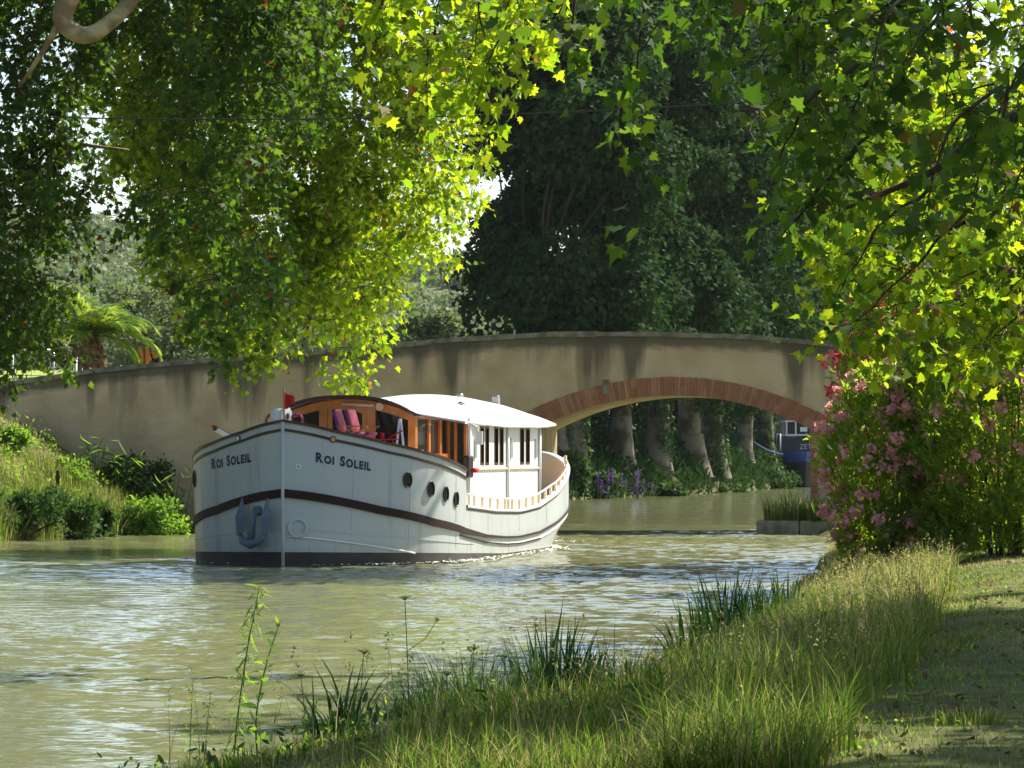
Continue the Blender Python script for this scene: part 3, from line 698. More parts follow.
# lettering, wrapped on the bow plating
def lettering(px0, px1, ytop0, ybot0, ytop1, ybot1, side):
    """words ROI SOLEIL in small capitals between two stations"""
    parts = []; x = 0.0
    for ch, sz in [('R', 1.0), ('O', .8), ('I', .8), (' ', .55), ('S', 1.0), ('O', .8), ('L', .8), ('E', .8), ('I', .8), ('L', .8)]:
        if ch == ' ': x += .42; continue
        cu = bpy.data.curves.new('t', 'FONT'); cu.body = ch; cu.size = sz; cu.extrude = 0; cu.resolution_u = 4; cu.offset = .042
        ob = bpy.data.objects.new('t', cu); me = ob.to_mesh(); vs = [v.co.copy() for v in me.vertices]; fs = [tuple(p.vertices) for p in me.polygons]
        mnx = min(v.x for v in vs); mxx = max(v.x for v in vs); 
        sq = .92
        parts.append(([((v.x - mnx) * sq + x, v.y) for v in vs], fs)); x += (mxx - mnx) * sq + .085
        ob.to_mesh_clear(); bpy.data.objects.remove(ob); bpy.data.curves.remove(cu)
    W = x - .085; hcap = .70
    sa, sb = s_of_px(px0, side), s_of_px(px1, side)
    za0, za1 = zpx(ybot0, sa, side), zpx(ytop0, sa, side); zb0, zb1 = zpx(ybot1, sb, side), zpx(ytop1, sb, side)
    # arc-length along the plating between the two stations
    ks = np.linspace(sa, sb, 60); pts = [at_s(float(k), 1.9, side) for k in ks]; arc = np.concatenate([[0], np.cumsum([(pts[i + 1] - pts[i]).length for i in range(59)])]); arc /= arc[-1]
    mb = MB()
    for q_, (vs, fs) in enumerate(parts):
        if q_ == 3: mb.build('name_lettering', M['navy'], boat); mb = MB()
        out = []
        for vx, vy in vs:
            u = vx / W; s = float(np.interp(u, arc, ks)); z = (za0 + (zb0 - za0) * u) + vy / hcap * ((za1 - za0) * (1 - u) + (zb1 - zb0) * u)
            out.append(at_s(s, z, side, .008))
        mb.add(out, fs)
    return mb.build('name_lettering', M['navy'], boat)
lettering(315.5, 370, 452.5, 461.5, 461, 470.5, 1)
lettering(213.2, 252.5, 459, 469, 451.5, 461.5, -1)
# anchor on the starboard bow (flukes up, dark grey-blue)
anc_s = s_of_px(259, -1, 1.0); c = at_s(anc_s, .85, -1, .12); a = at_s(anc_s + .1, .85, -1, .12); d = (c - a).normalized(); n = Vector((d.y, -d.x, 0))
if n.y > 0: n = -n
def AP(u, z, o=0): return c + d * u + Vector((0, 0, z)) + n * o
mb = MB()
mb.tube([AP(0, .30, -.02), AP(0, .05, .05), AP(0, -.30, .10)], [.045, .06, .085], 8)
mb.tube([AP(-.40, -.20, .06), AP(-.24, -.34, .11), AP(0, -.40, .13), AP(.24, -.34, .11), AP(.40, -.20, .06)], [.05, .08, .10, .08, .05], 8)
for sd in (-1, 1):
    u0 = sd * .38
    P = [AP(u0 - .11, -.16, .06), AP(u0 + .11, -.16, .06), AP(u0 + .15, .16, .05), AP(u0, .56, .0), AP(u0 - .15, .16, .05), AP(u0, .14, .19), AP(u0, -.22, .15), AP(u0, .1, .0)]
    mb.add(P, [(0, 5, 4), (0, 6, 5), (6, 1, 5), (1, 2, 5), (2, 3, 5), (3, 4, 5), (0, 4, 7), (4, 3, 7), (3, 2, 7), (2, 1, 7), (1, 0, 7)])
mb.build('anchor', M['anchor'], boat)
mb = MB(); mb.tube([AP(0, .26, -.14), AP(0, .29, .0)], [.10, .09], 14); mb.build('hawse_pipe', M['anchor'], boat)
for s_ in (.75, 1.75, 3.4, 6.2, 9.6, 13.0, 16.2):      # welded butts between the plates
    for sd in (1, -1):
        mb = MB(); top_ = zs(s_) - .1; mb.tube([at_s(s_, z_, sd, .001) for z_ in np.linspace(.32, zk(s_) - .12, 5)], .006, 4); mb.build('plate_seam', M['hull_white'], boat); mb = MB(); mb.tube([at_s(s_, z_, sd, .001) for z_ in np.linspace(zk(s_) + .12, top_, 5)], .006, 4); mb.build('plate_seam', M['hull_white'], boat)

# ---- fore saloon: varnished frames, dark panes, arched front
FS, FW = 5.25, 1.5
def arch(t, w=FW, ze=3.12, zc=3.47): return ze + (zc - ze) * (1 - (abs(t) / w) ** 2.0)
cab = MB()
def post(t0, t1, z0=1.85, y=FS, dep=.09, m_=cab):
    n = 4; ts = np.linspace(t0, t1, n + 1)
    for a, b in zip(ts[:-1], ts[1:]):
        za, zb = arch(a), arch(b)
        P = [(a, y, z0), (b, y, z0), (b, y, zb - .03), (a, y, za - .03), (a, y + dep, z0), (b, y + dep, z0), (b, y + dep, zb - .03), (a, y + dep, za - .03)]
        m_.add(P, [(0, 1, 2, 3), (7, 6, 5, 4), (0, 4, 5, 1), (3, 2, 6, 7), (0, 3, 7, 4), (1, 5, 6, 2)])
for t0, t1 in ((-1.5, -1.36), (-.62, -.44), (.44, .62), (1.34, 1.5)): post(t0, t1)
mb2 = MB()
def band(t0, t1, f0, f1, y, dep, m_):
    ts = np.linspace(t0, t1, 13)
    for a, b in zip(ts[:-1], ts[1:]):
        P = [(a, y, f0(a)), (b, y, f0(b)), (b, y, f1(b)), (a, y, f1(a)), (a, y + dep, f0(a)), (b, y + dep, f0(b)), (b, y + dep, f1(b)), (a, y + dep, f1(a))]
        m_.add(P, [(0, 1, 2, 3), (7, 6, 5, 4), (0, 4, 5, 1), (3, 2, 6, 7)])
band(-1.36, 1.34, lambda t: arch(t) - .21, lambda t: arch(t) - .032, FS + .012, .07, cab)
band(-1.36, 1.34, lambda t: 1.85, lambda t: 2.2, FS + .012, .07, cab)
cab.build('saloon_frame', M['varnish'], boat)
dr = MB()
for t0, t1 in ((-.43, -.33), (.33, .43)):
    band(t0, t1, lambda t: 1.9, lambda t: arch(t) - .215, FS + .02, .05, dr)
band(-.33, .33, lambda t: 3.12 + .09 * (1 - (t / .33) ** 2), lambda t: arch(t) - .215, FS + .022, .046, dr)
band(-.33, .33, lambda t: 2.60, lambda t: 2.68, FS + .022, .046, dr)
band(-.33, .33, lambda t: 1.9, lambda t: 2.0, FS + .022, .046, dr)
drb = dr.build('saloon_door', M['varnish'], boat)
for t0, t1, z0, z1 in ((-.33, .33, 2.68, 3.2), (-.33, .33, 2.0, 2.6)):
    g = MB(); band(t0, t1, lambda t: z0, lambda t: z1, FS + .04, .01, g); g.build('door_pane', M['glass'], drb)
for t0, t1 in ((-1.36, -.62), (.62, 1.34)):
    g = MB(); tc_ = (t0 + t1) / 2
    band(t0, t1, lambda t: 2.2, lambda t: min(arch(t) - .20, 3.2), FS + .045, .01, g); g.build('saloon_window', M['glass'], boat)
# saloon sides
for sd in (1, -1):
    m_ = MB(); g = MB(); y = FS + .09
    for y0, y1 in ((FS + .09, FS + .22), (6.55, 6.75), (7.65, 7.85), (8.6, 8.75)):
        m_.box((sd * 1.46, (y0 + y1) / 2, 2.48), (.08, y1 - y0, 1.26))
    m_.box((sd * 1.455, 6.98, 2.06), (.07, 3.5, .42)); m_.box((sd * 1.455, 6.98, 3.06), (.07, 3.5, .10))
    m_.build('saloon_side', M['varnish'], boat)
    for y0, y1 in ((FS + .22, 6.55), (6.75, 7.65), (7.85, 8.6)):
        g = MB(); g.box((sd * 1.45, (y0 + y1) / 2, 2.64), (.02, y1 - y0, .76)); g.build('saloon_window', M['glass'], boat)
# roof: one crowned shell, brown rim at the front
rw = tab([(4.95, 1.55), (5.5, 1.62), (7.5, 1.68), (9, 1.9), (9.6, 2.08), (12, 2.1), (17, 2.08), (19, 1.95), (19.8, 1.6)])
rze = tab([(4.95, 3.12), (7.5, 3.04), (9, 2.97), (12, 2.93), (16, 2.95), (19, 3.02), (19.8, 3.08)])
rzc = tab([(4.95, 3.50), (6, 3.47), (7.5, 3.40), (9, 3.42), (10.5, 3.56), (12.5, 3.66), (14, 3.65), (16.5, 3.57), (19, 3.38), (19.8, 3.25)])
def roofpt(s, u, dz=0):
    w_ = rw(s); return Vector((u * w_, s, rze(s) + (rzc(s) - rze(s)) * (1 - abs(u) ** 2.6) + dz))
mb = MB(); S_ = list(np.linspace(4.95, 19.8, 46)); U = list(np.linspace(-1, 1, 19))
mb.grid([[roofpt(s, u) for u in U] for s in S_]); mb.grid([[roofpt(s, u, -.05) for u in U][::-1] for s in S_])
for sd in (-1, 1): mb.grid([[roofpt(s, sd, 0), roofpt(s, sd, -.05)][::sd] for s in S_], smooth=False)
mb.grid([[roofpt(19.8, u, 0) for u in U], [roofpt(19.8, u, -.05) for u in U]], smooth=False)
roof = mb.build('roof', M['white'], boat)
mb = MB(); mb.tube([roofpt(4.96, u, -.02) for u in U], .045, 6)
for sd in (-1, 1): mb.tube([roofpt(s, sd, -.02) for s in np.linspace(4.96, 8.6, 9)], .035, 6)
mb.build('roof_rim', M['darkwood'], roof)
mb = MB()
for sd in (-1, 1): mb.tube([roofpt(s, sd * 1.0, -.03) for s in np.linspace(9, 19.6, 24)], .03, 6)
mb.build('roof_gutter', M['white'], roof)
mb = MB(); mb.box(roofpt(16.4, .45, .06), (.16, .2, .2)); mb.tube([roofpt(16.4, .45, .1), roofpt(16.4, .45, .2)], [.05, .09], 8); mb.build('roof_vent', M['steel'], roof)
mb = MB(); p = roofpt(7.4, .1, .03); mb.box(p, (.7, 1.2, .05)); mb.build('roof_hatch', M['white'], roof)
for (s_, u_) in ((13.2, .35), (10.8, .62)): 
    mb = MB(); mb.tube([roofpt(s_, u_, 0), roofpt(s_, u_, .07)], [.09, .07], 10); mb.build('roof_cleat', M['steel'], roof)
# ripped cover end at the back of the roof
mb = MB(); mb.tube([roofpt(19.75, u, -.06 - .05 * abs(math.sin(u * 9))) for u in np.linspace(-.98, .98, 25)], [.07 + .03 * abs(math.sin(u * 13)) for u in np.linspace(-1, 1, 25)], 7); mb.build('rolled_awning', M['white'], roof)
# ---- white wheelhouse
WW = 1.86
mb = MB(); th = .07
wins = [(10.05, 10.45), (10.6, 11.0), (11.6, 12.05), (12.2, 12.65), (14.6, 15.1), (15.3, 15.8)]
for sd in (-1, 1):
    ys_ = [9.0] + [v for w_ in wins for v in w_] + [17.0]
    mb.box((sd * WW, 13, 1.36), (th, 8, 1.3)); mb.box((sd * WW, 13, 2.985), (th, 8, .17))
    for k in range(0, len(ys_), 2):
        mb.box((sd * WW, (ys_[k] + ys_[k + 1]) / 2, 2.455), (th, ys_[k + 1] - ys_[k], .89))
mb.box((0, 9.03, 1.36), (2 * WW - .08, .07, 1.3)); mb.box((0, 16.97, 1.95), (2 * WW - .08, .07, 2.4))
mb.box((.95, 9.03, 2.5), (.9, .06, 1.1)); mb.box((-.95, 9.03, 2.5), (.9, .06, 1.1))
wh = mb.build('wheelhouse_wall', M['white'], boat)
for sd in (-1, 1):
    for y0, y1 in wins:
        g = MB(); g.box((sd * (WW - .015), (y0 + y1) / 2, 2.455), (.02, y1 - y0, .89)); gg = g.build('wheelhouse_window', M['glass'], boat)
        f = MB()
        for yy_ in (y0 + .03, y1 - .03): f.box((sd * (WW + .01), yy_, 2.455), (.07, .06, .89))
        for z_ in (2.04, 2.87): f.box((sd * (WW + .01), (y0 + y1) / 2, z_), (.068, y1 - y0 - .12, .06))
        f.build('frame', M['darkwood'], gg)
    mb = MB(); mb.box((sd * (WW + .06), 13, 1.93), (.04, 8.0, .045)); mb.build('wheelhouse_rail', M['cream'], boat)
    mb = MB()
    for y_ in (9.45, 13.5, 16.5):
        mb.box((sd * (WW + .055), y_, 2.4), (.05, .16, .45)); mb.build('wall_louvre', M['steel'], boat); mb = MB()
    for y_ in (13.0, 16.9): mb.tube([(sd * (WW + .07), y_, .8), (sd * (WW + .07), y_, 2.9)], .04, 8); mb.build('downpipe', M['white'], boat); mb = MB()
# helm windscreen posts between saloon and wheelhouse
mb = MB()
for y_, t in ((8.72, 1.62), (8.9, 1.8), (8.72, -1.62), (8.9, -1.8)):
    mb = MB(); mb.box((t, y_, 2.45), (.06, .07, 1.1)); mb.build('wing_post', M['varnish'], boat)
mb = MB()
mb = MB(); mb.box((1.9, 8.75, 1.98), (.14, .5, .5)); o = mb.build('light_board', M['black'], boat)
b_ = o.modifiers.new('b', 'BEVEL'); b_.width = .04; b_.segments = 2
mb = MB(); mb.tube([(2.02, 8.75, 1.90), (2.02, 9.1, 1.90)], .05, 8); mb.build('side_lamp', M['red'], boat)
mb = MB(); mb.tube([(1.8, 8.85, 3.0), (2.1, 8.8, 2.86), (2.12, 8.8, 2.5)], .022, 6); mb.box((2.14, 8.8, 2.62), (.16, .05, .3)); mb.build('wing_mirror', M['white'], boat)
# searchlight under the front arch
mb = MB(); mb.tube([(.75, FS - .16, 3.27), (.75, FS - .02, 3.27)], [.085, .06], 12); mb.build('deck_light', M['cream'], boat); mb = MB(); mb.tube([(-.1, FS - .05, 3.33), (.6, FS - .05, 3.30)], .03, 6); mb.build('lamp_bar', M['cream'], boat)
# rail along the aft bulwark
mb = MB(); rail = []; posts = []
ks = [4.3 + .8 * k for k in range(20)]
for sd in (1, -1):
    mb = MB(); mb.tube([at_s(s, zaft(s) + .26 - max(0, (s - 14)) * .03, sd, -.04) for s in np.linspace(4.3, 19.2, 40)], .024, 6); rl = mb.build('side_rail', M['white'], boat)
    for s in ks:
        if s < 19: mb = MB(); mb.box(at_s(s, zaft(s) + .12, sd, -.05), (.05, .12, .24)); mb.build('rail_post', M['cream'], rl)
# aft: canopy posts, seat locker, doors
mb = MB()
for t, s in ((1.35, 19.5), (-1.35, 19.5), (1.55, 17.9)): mb = MB(); mb.tube([(t, s, 1.0), (t, s, 3.1)], .035, 8); mb.build('canopy_post', M['steel'], boat)
mb = MB(); mb.box((.2, 18.1, 1.55), (2.4, .5, 1.0)); mb.box((1.32, 18.5, 1.75), (.06, 1.2, 1.3)); o = mb.build('stern_bench', M['cream'], boat)
mb = MB(); mb.box((1.36, 18.5, 1.8), (.03, .5, .7)); mb.build('bench_panel', M['varnish'], o)
# flag and staff on the stem
mb = MB(); mb.tube([(0, .08, 2.8), (0, .08, 3.56)], .02, 6); fp = mb.build('flag_staff', M['varnish'], boat)
mb = MB(); rows = []
for i in range(7):
    u = i / 6; rows.append([Vector((.02 + u * .19, .08 + .03 * math.sin(u * 7), 3.50 - u * .10 - v * (.34 - .20 * u) - .02 * math.sin(u * 6))) for v in np.linspace(0, 1, 4)])
mb.grid(rows); mb.build('flag', M['red'], fp)
# windlass drum with striped wheel left of the staff
mb = MB(); mb.tube([(-.34, .62, 3.0), (-.12, .55, 3.02)], .17, 16); mb.tube([(-.12, .55, 3.02), (-.05, .53, 3.02)], .19, 16); mb.build('windlass_drum', M['white'], boat)
mb = MB(); mb.tube([(-.045, .52, 3.02), (-.03, .52, 3.02)], .07, 12); mb.build('windlass_hub', M['black'], boat)
mb = MB()
for x0 in (-.42, .10):
    mb = MB(); mb.tube([(x0 + .12 * math.cos(t), .7, 2.93 + .13 * math.sin(t)) for t in np.linspace(0, 2 * math.pi, 17)], .03, 6); mb.build('windlass_wheel', M['plaid'], boat)
mb = MB(); mb.box((-.15, .75, 2.3), (.3, .3, .9)); mb.build('windlass_stand', M['black'], boat)

def at_deck(px, s):   # local lateral position on the boat for a picture column at station s
    k = (px - 512) / F; # -4.58 + t cos + s sin = k (72 - t sin + s cos)
    return (k * (72 + s * math.cos(TH)) + 4.58 - s * math.sin(TH)) / (math.cos(TH) + k * math.sin(TH))
def deckpos(t, s, z): return Vector((-4.58 + t * math.cos(TH) + s * math.sin(TH), 72 - t * math.sin(TH) + s * math.cos(TH), z))
mb = MB(); mb.box((at_deck(366, 3.3), 3.35, 2.12), (1.9, 2.5, .46)); o = mb.build('deck_hatch', M['white'], boat)
bv = o.modifiers.new('bevel', 'BEVEL'); bv.width = .03; bv.segments = 2
def deck_chair(label, t, s, rz):
    c = thing('deck_chair', label, 'deck chair', deckpos(t, s, 2.352), -TH + rz, 'folding chairs on the fore deck'); c.scale = (.74,) * 3
    for sx in (-1, 1):
        mb = MB(); mb.tube([(sx * .27, -.30, 0), (sx * .27, .30, .62)], .018, 6); mb.build('leg', M['varnish'], c)
        mb = MB(); mb.tube([(sx * .25, .34, 0), (sx * .25, -.26, .62)], .018, 6); mb.build('leg', M['varnish'], c)
        mb = MB(); mb.box((sx * .29, .0, .66), (.05, .62, .03)); mb.build('armrest', M['varnish'], c)
    mb = MB(); mb.grid([[Vector((x, -.28 + .5 * v, .46 - .05 * math.sin(v * math.pi) + .04 * (1 - v))) for x in (-.25, 0, .25)] for v in np.linspace(0, 1, 6)])
    o = mb.build('seat', M['plaid'], c); sm = o.modifiers.new('s', 'SOLIDIFY'); sm.thickness = .07
    mb = MB(); mb.grid([[Vector((x, .22 + .22 * v, .44 + .70 * v)) for x in (-.25, -.12, 0, .12, .25)] for v in np.linspace(0, 1, 6)])
    o = mb.build('backrest', M['plaid'], c); sm = o.modifiers.new('s', 'SOLIDIFY'); sm.thickness = .08
    return c
deck_chair('folding deck chair with plaid cushions nearest the stem on the barge fore deck', at_deck(352, 2.9), 2.9, R(80))
deck_chair('folding deck chair with plaid cushions just behind the first, closer to the saloon door', at_deck(364, 3.9), 3.9, R(72))
tb = thing('deck_table', 'low round red table beside the plaid chairs on the barge fore deck', 'table', deckpos(at_deck(385, 3.2), 3.2, 2.352), 0); tb.scale = (.8, .8, .5)
mb = MB(); mb.tube([(0, 0, .40), (0, 0, .45)], .36, 24); mb.build('tabletop', M['red'], tb)
for k in range(4):
    a = k * math.pi / 2; mb = MB(); mb.tube([(.28 * math.cos(a), .28 * math.sin(a), 0), (.2 * math.cos(a), .2 * math.sin(a), .4)], .02, 6); mb.build('leg', M['varnish'], tb)
mb = MB(); mb.tube([(-.1, 0, .45), (-.1, 0, .58)], [.05, .04], 10); mb.tube([(.05, .0, .47), (.32, .05, .62)], .02, 6); o = mb.build('jug', M['red'], None); o.location = deckpos(at_deck(387, 3.2), 3.2, 2.352 - .225); tag(o, 'small red jug with a handle standing on the red deck table', 'jug')
af = thing('folded_parasol_stand', 'white metal trestle in an inverted V standing before the right saloon window', 'stand', deckpos(at_deck(400, 3.6), 3.6, 1.98), -TH)
for sx in (-1, 1):
    mb = MB(); mb.tube([(sx * .12, 0, 0), (sx * .015, 0, .98)], .028, 6); mb.build('leg', M['white'], af)
mb = MB(); mb.tube([(0, -.03, .94), (0, .03, 1.0)], .04, 8); mb.build('cap', M['white'], af)
cu = thing('folded_lounger', 'folded lounger with pale canvas sticking up over the left rail of the bow', 'lounger', deckpos(at_deck(229, 2.0), 2.0, 2.0), R(15))
mb = MB(); mb.box((0, 0, .62), (.62, .36, .07), rot=Matrix.Rotation(R(28), 3, 'Y')); mb.build('cushion', M['white'], cu)
mb = MB(); mb.box((-.12, -.02, .72), (.5, .30, .04), rot=Matrix.Rotation(R(28), 3, 'Y')); mb.build('towel', M['plaid'], cu)
mb = MB(); mb.tube([(-.34, 0, .78), (.3, 0, .44)], .02, 6); mb.tube([(0, 0, 0), (0, 0, .6)], .03, 6); mb.build('frame', M['darkwood'], cu)
# ================================================================== vegetation
def broad_tree(name, label, cat, base, limb_specs, cl_pts, per, tlen, size, T, lm, bark, group=None, droop=1., tw_r=.008, sides=10, jitter=.14):
    t = thing(name, label, cat, base, 0, group); B = Vector(base)
    mb = MB(); nodes = limbs(mb, [([Vector(p) - B for p in pts], a, b) for pts, a, b in limb_specs], sides); mb.build('trunk', bark, t)
    c = np.array(cl_pts) - np.array(base)
    C, D, N, S, tw = twig_leaves(c, per, tlen, size, droop, jitter, nodes, tw_r)
    leaf_obj('crown', C, D, N, S, T, lm, t, extra=(tw, M['bark_dark'])); return t

# left bank plane A (nearer): trunk just outside the frame on the left
Y = 73
pa = outline([(-420, -260), (-420, 340), (-60, 360), (0, 350), (40, 345), (50, 360), (52, 320), (45, 240), (95, 222), (125, 212), (160, 232), (178, 340), (196, 378), (215, 330), (250, 300), (300, 240), (310, 120), (330, 0), (330, -260)], Y)
pts = crown_points(3700, pa, Y, 3.2, gap=.05, fx=.75, seed=3, dense=PX(75, 73))
gA = gz(-17, 74)
broad_tree('plane_tree', 'plane tree at the left edge with a pale crooked limb and dark hanging foliage', 'tree', (-17, 74, gA - .3),
    [([(-17, 74, gA - .3), (-16.8, 74, 3.5), (-16.2, 73.8, 7)], .62, .45),
     ([(-16.2, 73.8, 7), (-15.4, 71.5, 10.6), (-12.5, 69.8, 13.4), (-10, 69.2, 13.7), (-8.7, 69, 12.6), (-8.45, 69, 11.3), (-8.65, 69, 10.6), (-8.2, 69, 10.3), (-7.6, 69.1, 10.7), (-6.8, 69.3, 11.6), (-5, 69.5, 12.7)], .36, .11),
     ([(-8.65, 69, 10.6), (-9.0, 69.3, 10.1), (-9.6, 70, 9.4)], .09, .03),
     ([(-16.2, 73.8, 7), (-14, 75, 8.2), (-11, 75.5, 8.9), (-8, 75, 8.6)], .10, .03),
     ([(-14.5, 73.5, 10.2), (-14, 72.4, 13), (-12, 71.5, 16), (-8, 72, 17)], .3, .05)],
    pts, 25, .55, .175, PLANE_S, M['leaf_plane'], M['bark'], 'plane trees on the left bank')
# left bank plane B (beyond): lit curtain over the barge
Y = 86
pb = outline([(60, -300), (60, 60), (150, 200), (205, 330), (225, 352), (255, 330), (300, 310), (332, 330), (352, 368), (376, 378), (386, 360), (382, 320), (388, 285), (396, 255), (420, 245), (440, 222), (466, 195), (468, 150), (446, 112), (440, 80), (465, 40), (520, -20), (560, -300)], Y)
pts = crown_points(4300, pb, Y, 3.4, gap=-.06, fx=.6, seed=9)
gB = gz(-15.5, 91)
broad_tree('plane_tree', 'plane tree with a bright yellow-green curtain of leaves hanging down behind the barge saloon', 'tree', (-15.5, 91, gB - .3),
    [([(-15.5, 91, gB - .3), (-15.3, 91, 6), (-14.5, 90.6, 10)], .6, .45),
     ([(-14.5, 90.6, 10), (-12.8, 89, 14.8), (-7, 87.5, 15.5), (-3.5, 86.5, 13.5), (-2.2, 86, 10.5)], .3, .04),
     ([(-9, 88, 15.3), (-8.5, 87.5, 12), (-6.5, 87, 9.5), (-5.6, 86.8, 7)], .16, .03),
     ([(-7, 87.5, 14.5), (-5.2, 86.5, 12), (-4.4, 86, 9.2), (-4.1, 86, 6)], .14, .02),
     ([(-14.5, 90.6, 10), (-12.8, 88, 16), (-9, 87, 19), (-3, 86.5, 19), (0, 86, 16.5)], .3, .05)],
    pts, 24, .6, .185, PLANE_S, M['leaf_plane_lit'], M['bark'], 'plane trees on the left bank')

# right bank plane C behind the oleanders
Y = 76
pc = outline([(850, 20), (815, 100), (830, 180), (870, 235), (850, 300), (900, 330), (1100, 330), (1500, 250), (1600, -200), (1000, -350), (620, -260), (640, -120), (760, -60), (830, -30)], Y)
pts = crown_points(2500, pc, Y, 3.0, gap=.0, fx=.5, seed=21)
gC = gz(14, 77)
broad_tree('plane_tree', 'sunlit plane tree filling the right side behind the oleanders', 'tree', (14, 77, gC - .2),
    [([(14, 77, gC - .2), (13.8, 77, 5), (13.3, 76.8, 9)], .5, .38),
     ([(13.3, 76.8, 9), (11, 76, 12), (7, 76, 13.5), (3.5, 76, 14.5)], .3, .05),
     ([(13.8, 77, 5), (12, 76.2, 6.6), (9.8, 75.5, 7.2), (8, 75.5, 7)], .16, .03),
     ([(13.3, 76.8, 9), (15, 76, 13), (14, 76, 17)], .3, .08)],
    pts, 22, .8, .18, PLANE_S, M['leaf_plane_lit'], M['bark'], 'plane trees on the right bank')

# right bank plane D: branches hanging over the path, mid distance
def spray_tree(label, base, limb_specs, sprays, size, T, lm, per, tl, group, seed):
    """sprays: list of (start, end, n twigs) thin hanging shoots that carry the leaves"""
    random.seed(seed)
    t = thing('plane_tree', label, 'tree', base, 0, group); B = Vector(base)
    mb = MB(); nodes = limbs(mb, [([Vector(p) - B for p in pts], a, b) for pts, a, b in limb_specs], 8); mb.build('trunk', M['bark_dark'], t)
    tw = MB(); cl = []
    for a, b, n, spread in sprays:
        a = Vector(a) - B; b = Vector(b) - B; mid = a.lerp(b, .5) + Vector((0, 0, .12 * (a - b).length)) + noise.noise_vector(a * 3) * .2
        P = smooth_path([a, mid, b], 6); P = [p + noise.noise_vector(p * 3.1) * .06 for p in P]
        tw.tube(P, [.016 * (1 - .75 * i / (len(P) - 1)) for i in range(len(P))], 4, cap=False)
        for k in range(n):
            u = random.uniform(.15, 1.0); i = min(int(u * (len(P) - 1)), len(P) - 2); q = P[i].lerp(P[i + 1], u * (len(P) - 1) - i)
            e = q + Vector((random.gauss(0, spread), random.gauss(0, spread), -abs(random.gauss(0, spread * .9))))
            tw.tube([q, q.lerp(e, .5) + Vector((0, 0, .03)), e], [.006, .005, .003], 3, cap=False); cl.append(tuple(e))
    cl = np.array(cl)
    C, D, N, S, _ = twig_leaves(cl, per, tl, size, .7, size * .8)
    leaf_obj('crown', C, D, N, S, T, lm, t, curl=.5, extra=(tw, M['bark_dark'])); return t
def W(px, py, Y): return (PX(px, Y), Y, PZ(py, Y))
# D1 - near, D ~ 23 m
rs = random.Random(5)
sp = []
def S_(px0, py0, px1, py1, Y, n, spread=.12): sp.append((W(px0, py0, Y), W(px1, py1, Y + rs.uniform(-1, 1)), n, spread))
# central loose shoots
S_(600, -40, 562, 105, 23, 4, .07); S_(650, -30, 610, 60, 23, 5, .08); S_(645, -40, 630, 150, 24, 5, .06); S_(630, 60, 612, 222, 24, 7, .05)
S_(700, -40, 640, 50, 23, 4); S_(560, -60, 500, 10, 23, 8); S_(600, -60, 560, 10, 22, 6)
S_(760, -50, 700, 20, 22, 14, .12); S_(820, -50, 735, 40, 22, 16, .13); S_(850, -40, 760, 70, 23, 20, .14); S_(870, -20, 800, 110, 23, 18, .13); S_(740, 110, 750, 145, 21, 3, .06)
for k in range(20):
    x0 = rs.uniform(840, 1060); y0 = rs.uniform(-60, 95); S_(x0, y0, x0 - rs.uniform(30, 110), y0 + rs.uniform(60, 150), rs.uniform(21, 27), 14, .13)
S_(900, 120, 790, 230, 24, 14, .10); S_(920, 60, 830, 170, 24, 16, .12); S_(860, 150, 780, 245, 24, 10, .08); S_(930, 190, 840, 290, 25, 12, .1); S_(960, 220, 850, 330, 26, 12, .1)
spray_tree('plane tree whose near twigs with big leaves hang into the top right of the view', (6.6, 25, gz(6.6, 25) - .2),
    [([(6.6, 25, .3), (6.5, 25, 3), (6.0, 24.8, 5.6)], .36, .26),
     ([(6.0, 24.8, 5.6), (4, 24, 6.3), (2, 23, 6.0), (.4, 22.8, 5.6)], .16, .02),
     ([(6.4, 25, 3.9), (5, 25.2, 4.9), (3.5, 25, 4.6), (2.9, 24.8, 4.2), (2.2, 24.7, 3.9)], .09, .012)],
    sp, .115, PLANE, M['leaf_plane'], 5, .12, 'plane trees on the right bank', 11)
# D2 - D ~ 42 m lit yellow shoots overlapping the oleanders
rs = random.Random(8); sp = []
for k in range(46):
    x0 = rs.uniform(860, 1080); y0 = rs.uniform(-20, 190); S_(x0, y0, x0 - rs.uniform(20, 70), y0 + rs.uniform(40, 110), rs.uniform(38, 46), 13, .2)
for (a, b, c, d) in ((950, 200, 815, 270), (960, 230, 830, 300), (940, 250, 840, 345), (980, 270, 870, 360), (1000, 290, 890, 385), (960, 300, 850, 330), (1000, 240, 900, 330), (920, 220, 830, 262), (1040, 300, 950, 400), (1060, 260, 980, 350)):
    S_(a, b, c, d, 40, 15, .15)
# shoots over the top edge, left of centre
for (a, b, c, d) in ((420, -60, 380, 40), (460, -60, 430, 70), (500, -60, 470, 90), (540, -60, 520, 60), (480, 0, 500, 120), (440, 20, 430, 130), (560, -60, 545, 40), (510, 20, 470, 110), (400, -40, 360, 60)):
    S_(a, b, c, d, 40, 16, .22)
spray_tree('plane tree off the right edge with yellow-lit shoots drooping across the tops of the oleanders', (10.5, 43, gz(10.5, 43) - .2),
    [([(10.5, 43, .3), (10.3, 43, 4), (9.6, 42.8, 7.5)], .45, .32),
     ([(9.6, 42.8, 7.5), (6.5, 42, 8.3), (3, 41, 8.2), (0, 40, 7.9), (-1.2, 40, 7.6)], .2, .03),
     ([(10.3, 43, 4), (8, 42, 5.6), (6, 41, 5.6), (4.7, 40, 4.6)], .12, .015),
     ([(6.5, 42, 8.3), (6, 41, 6.8), (5.2, 40.5, 6.0)], .08, .015)],
    sp, .16, PLANE, M['leaf_plane_lit'], 5, .16, 'plane trees on the right bank', 12)
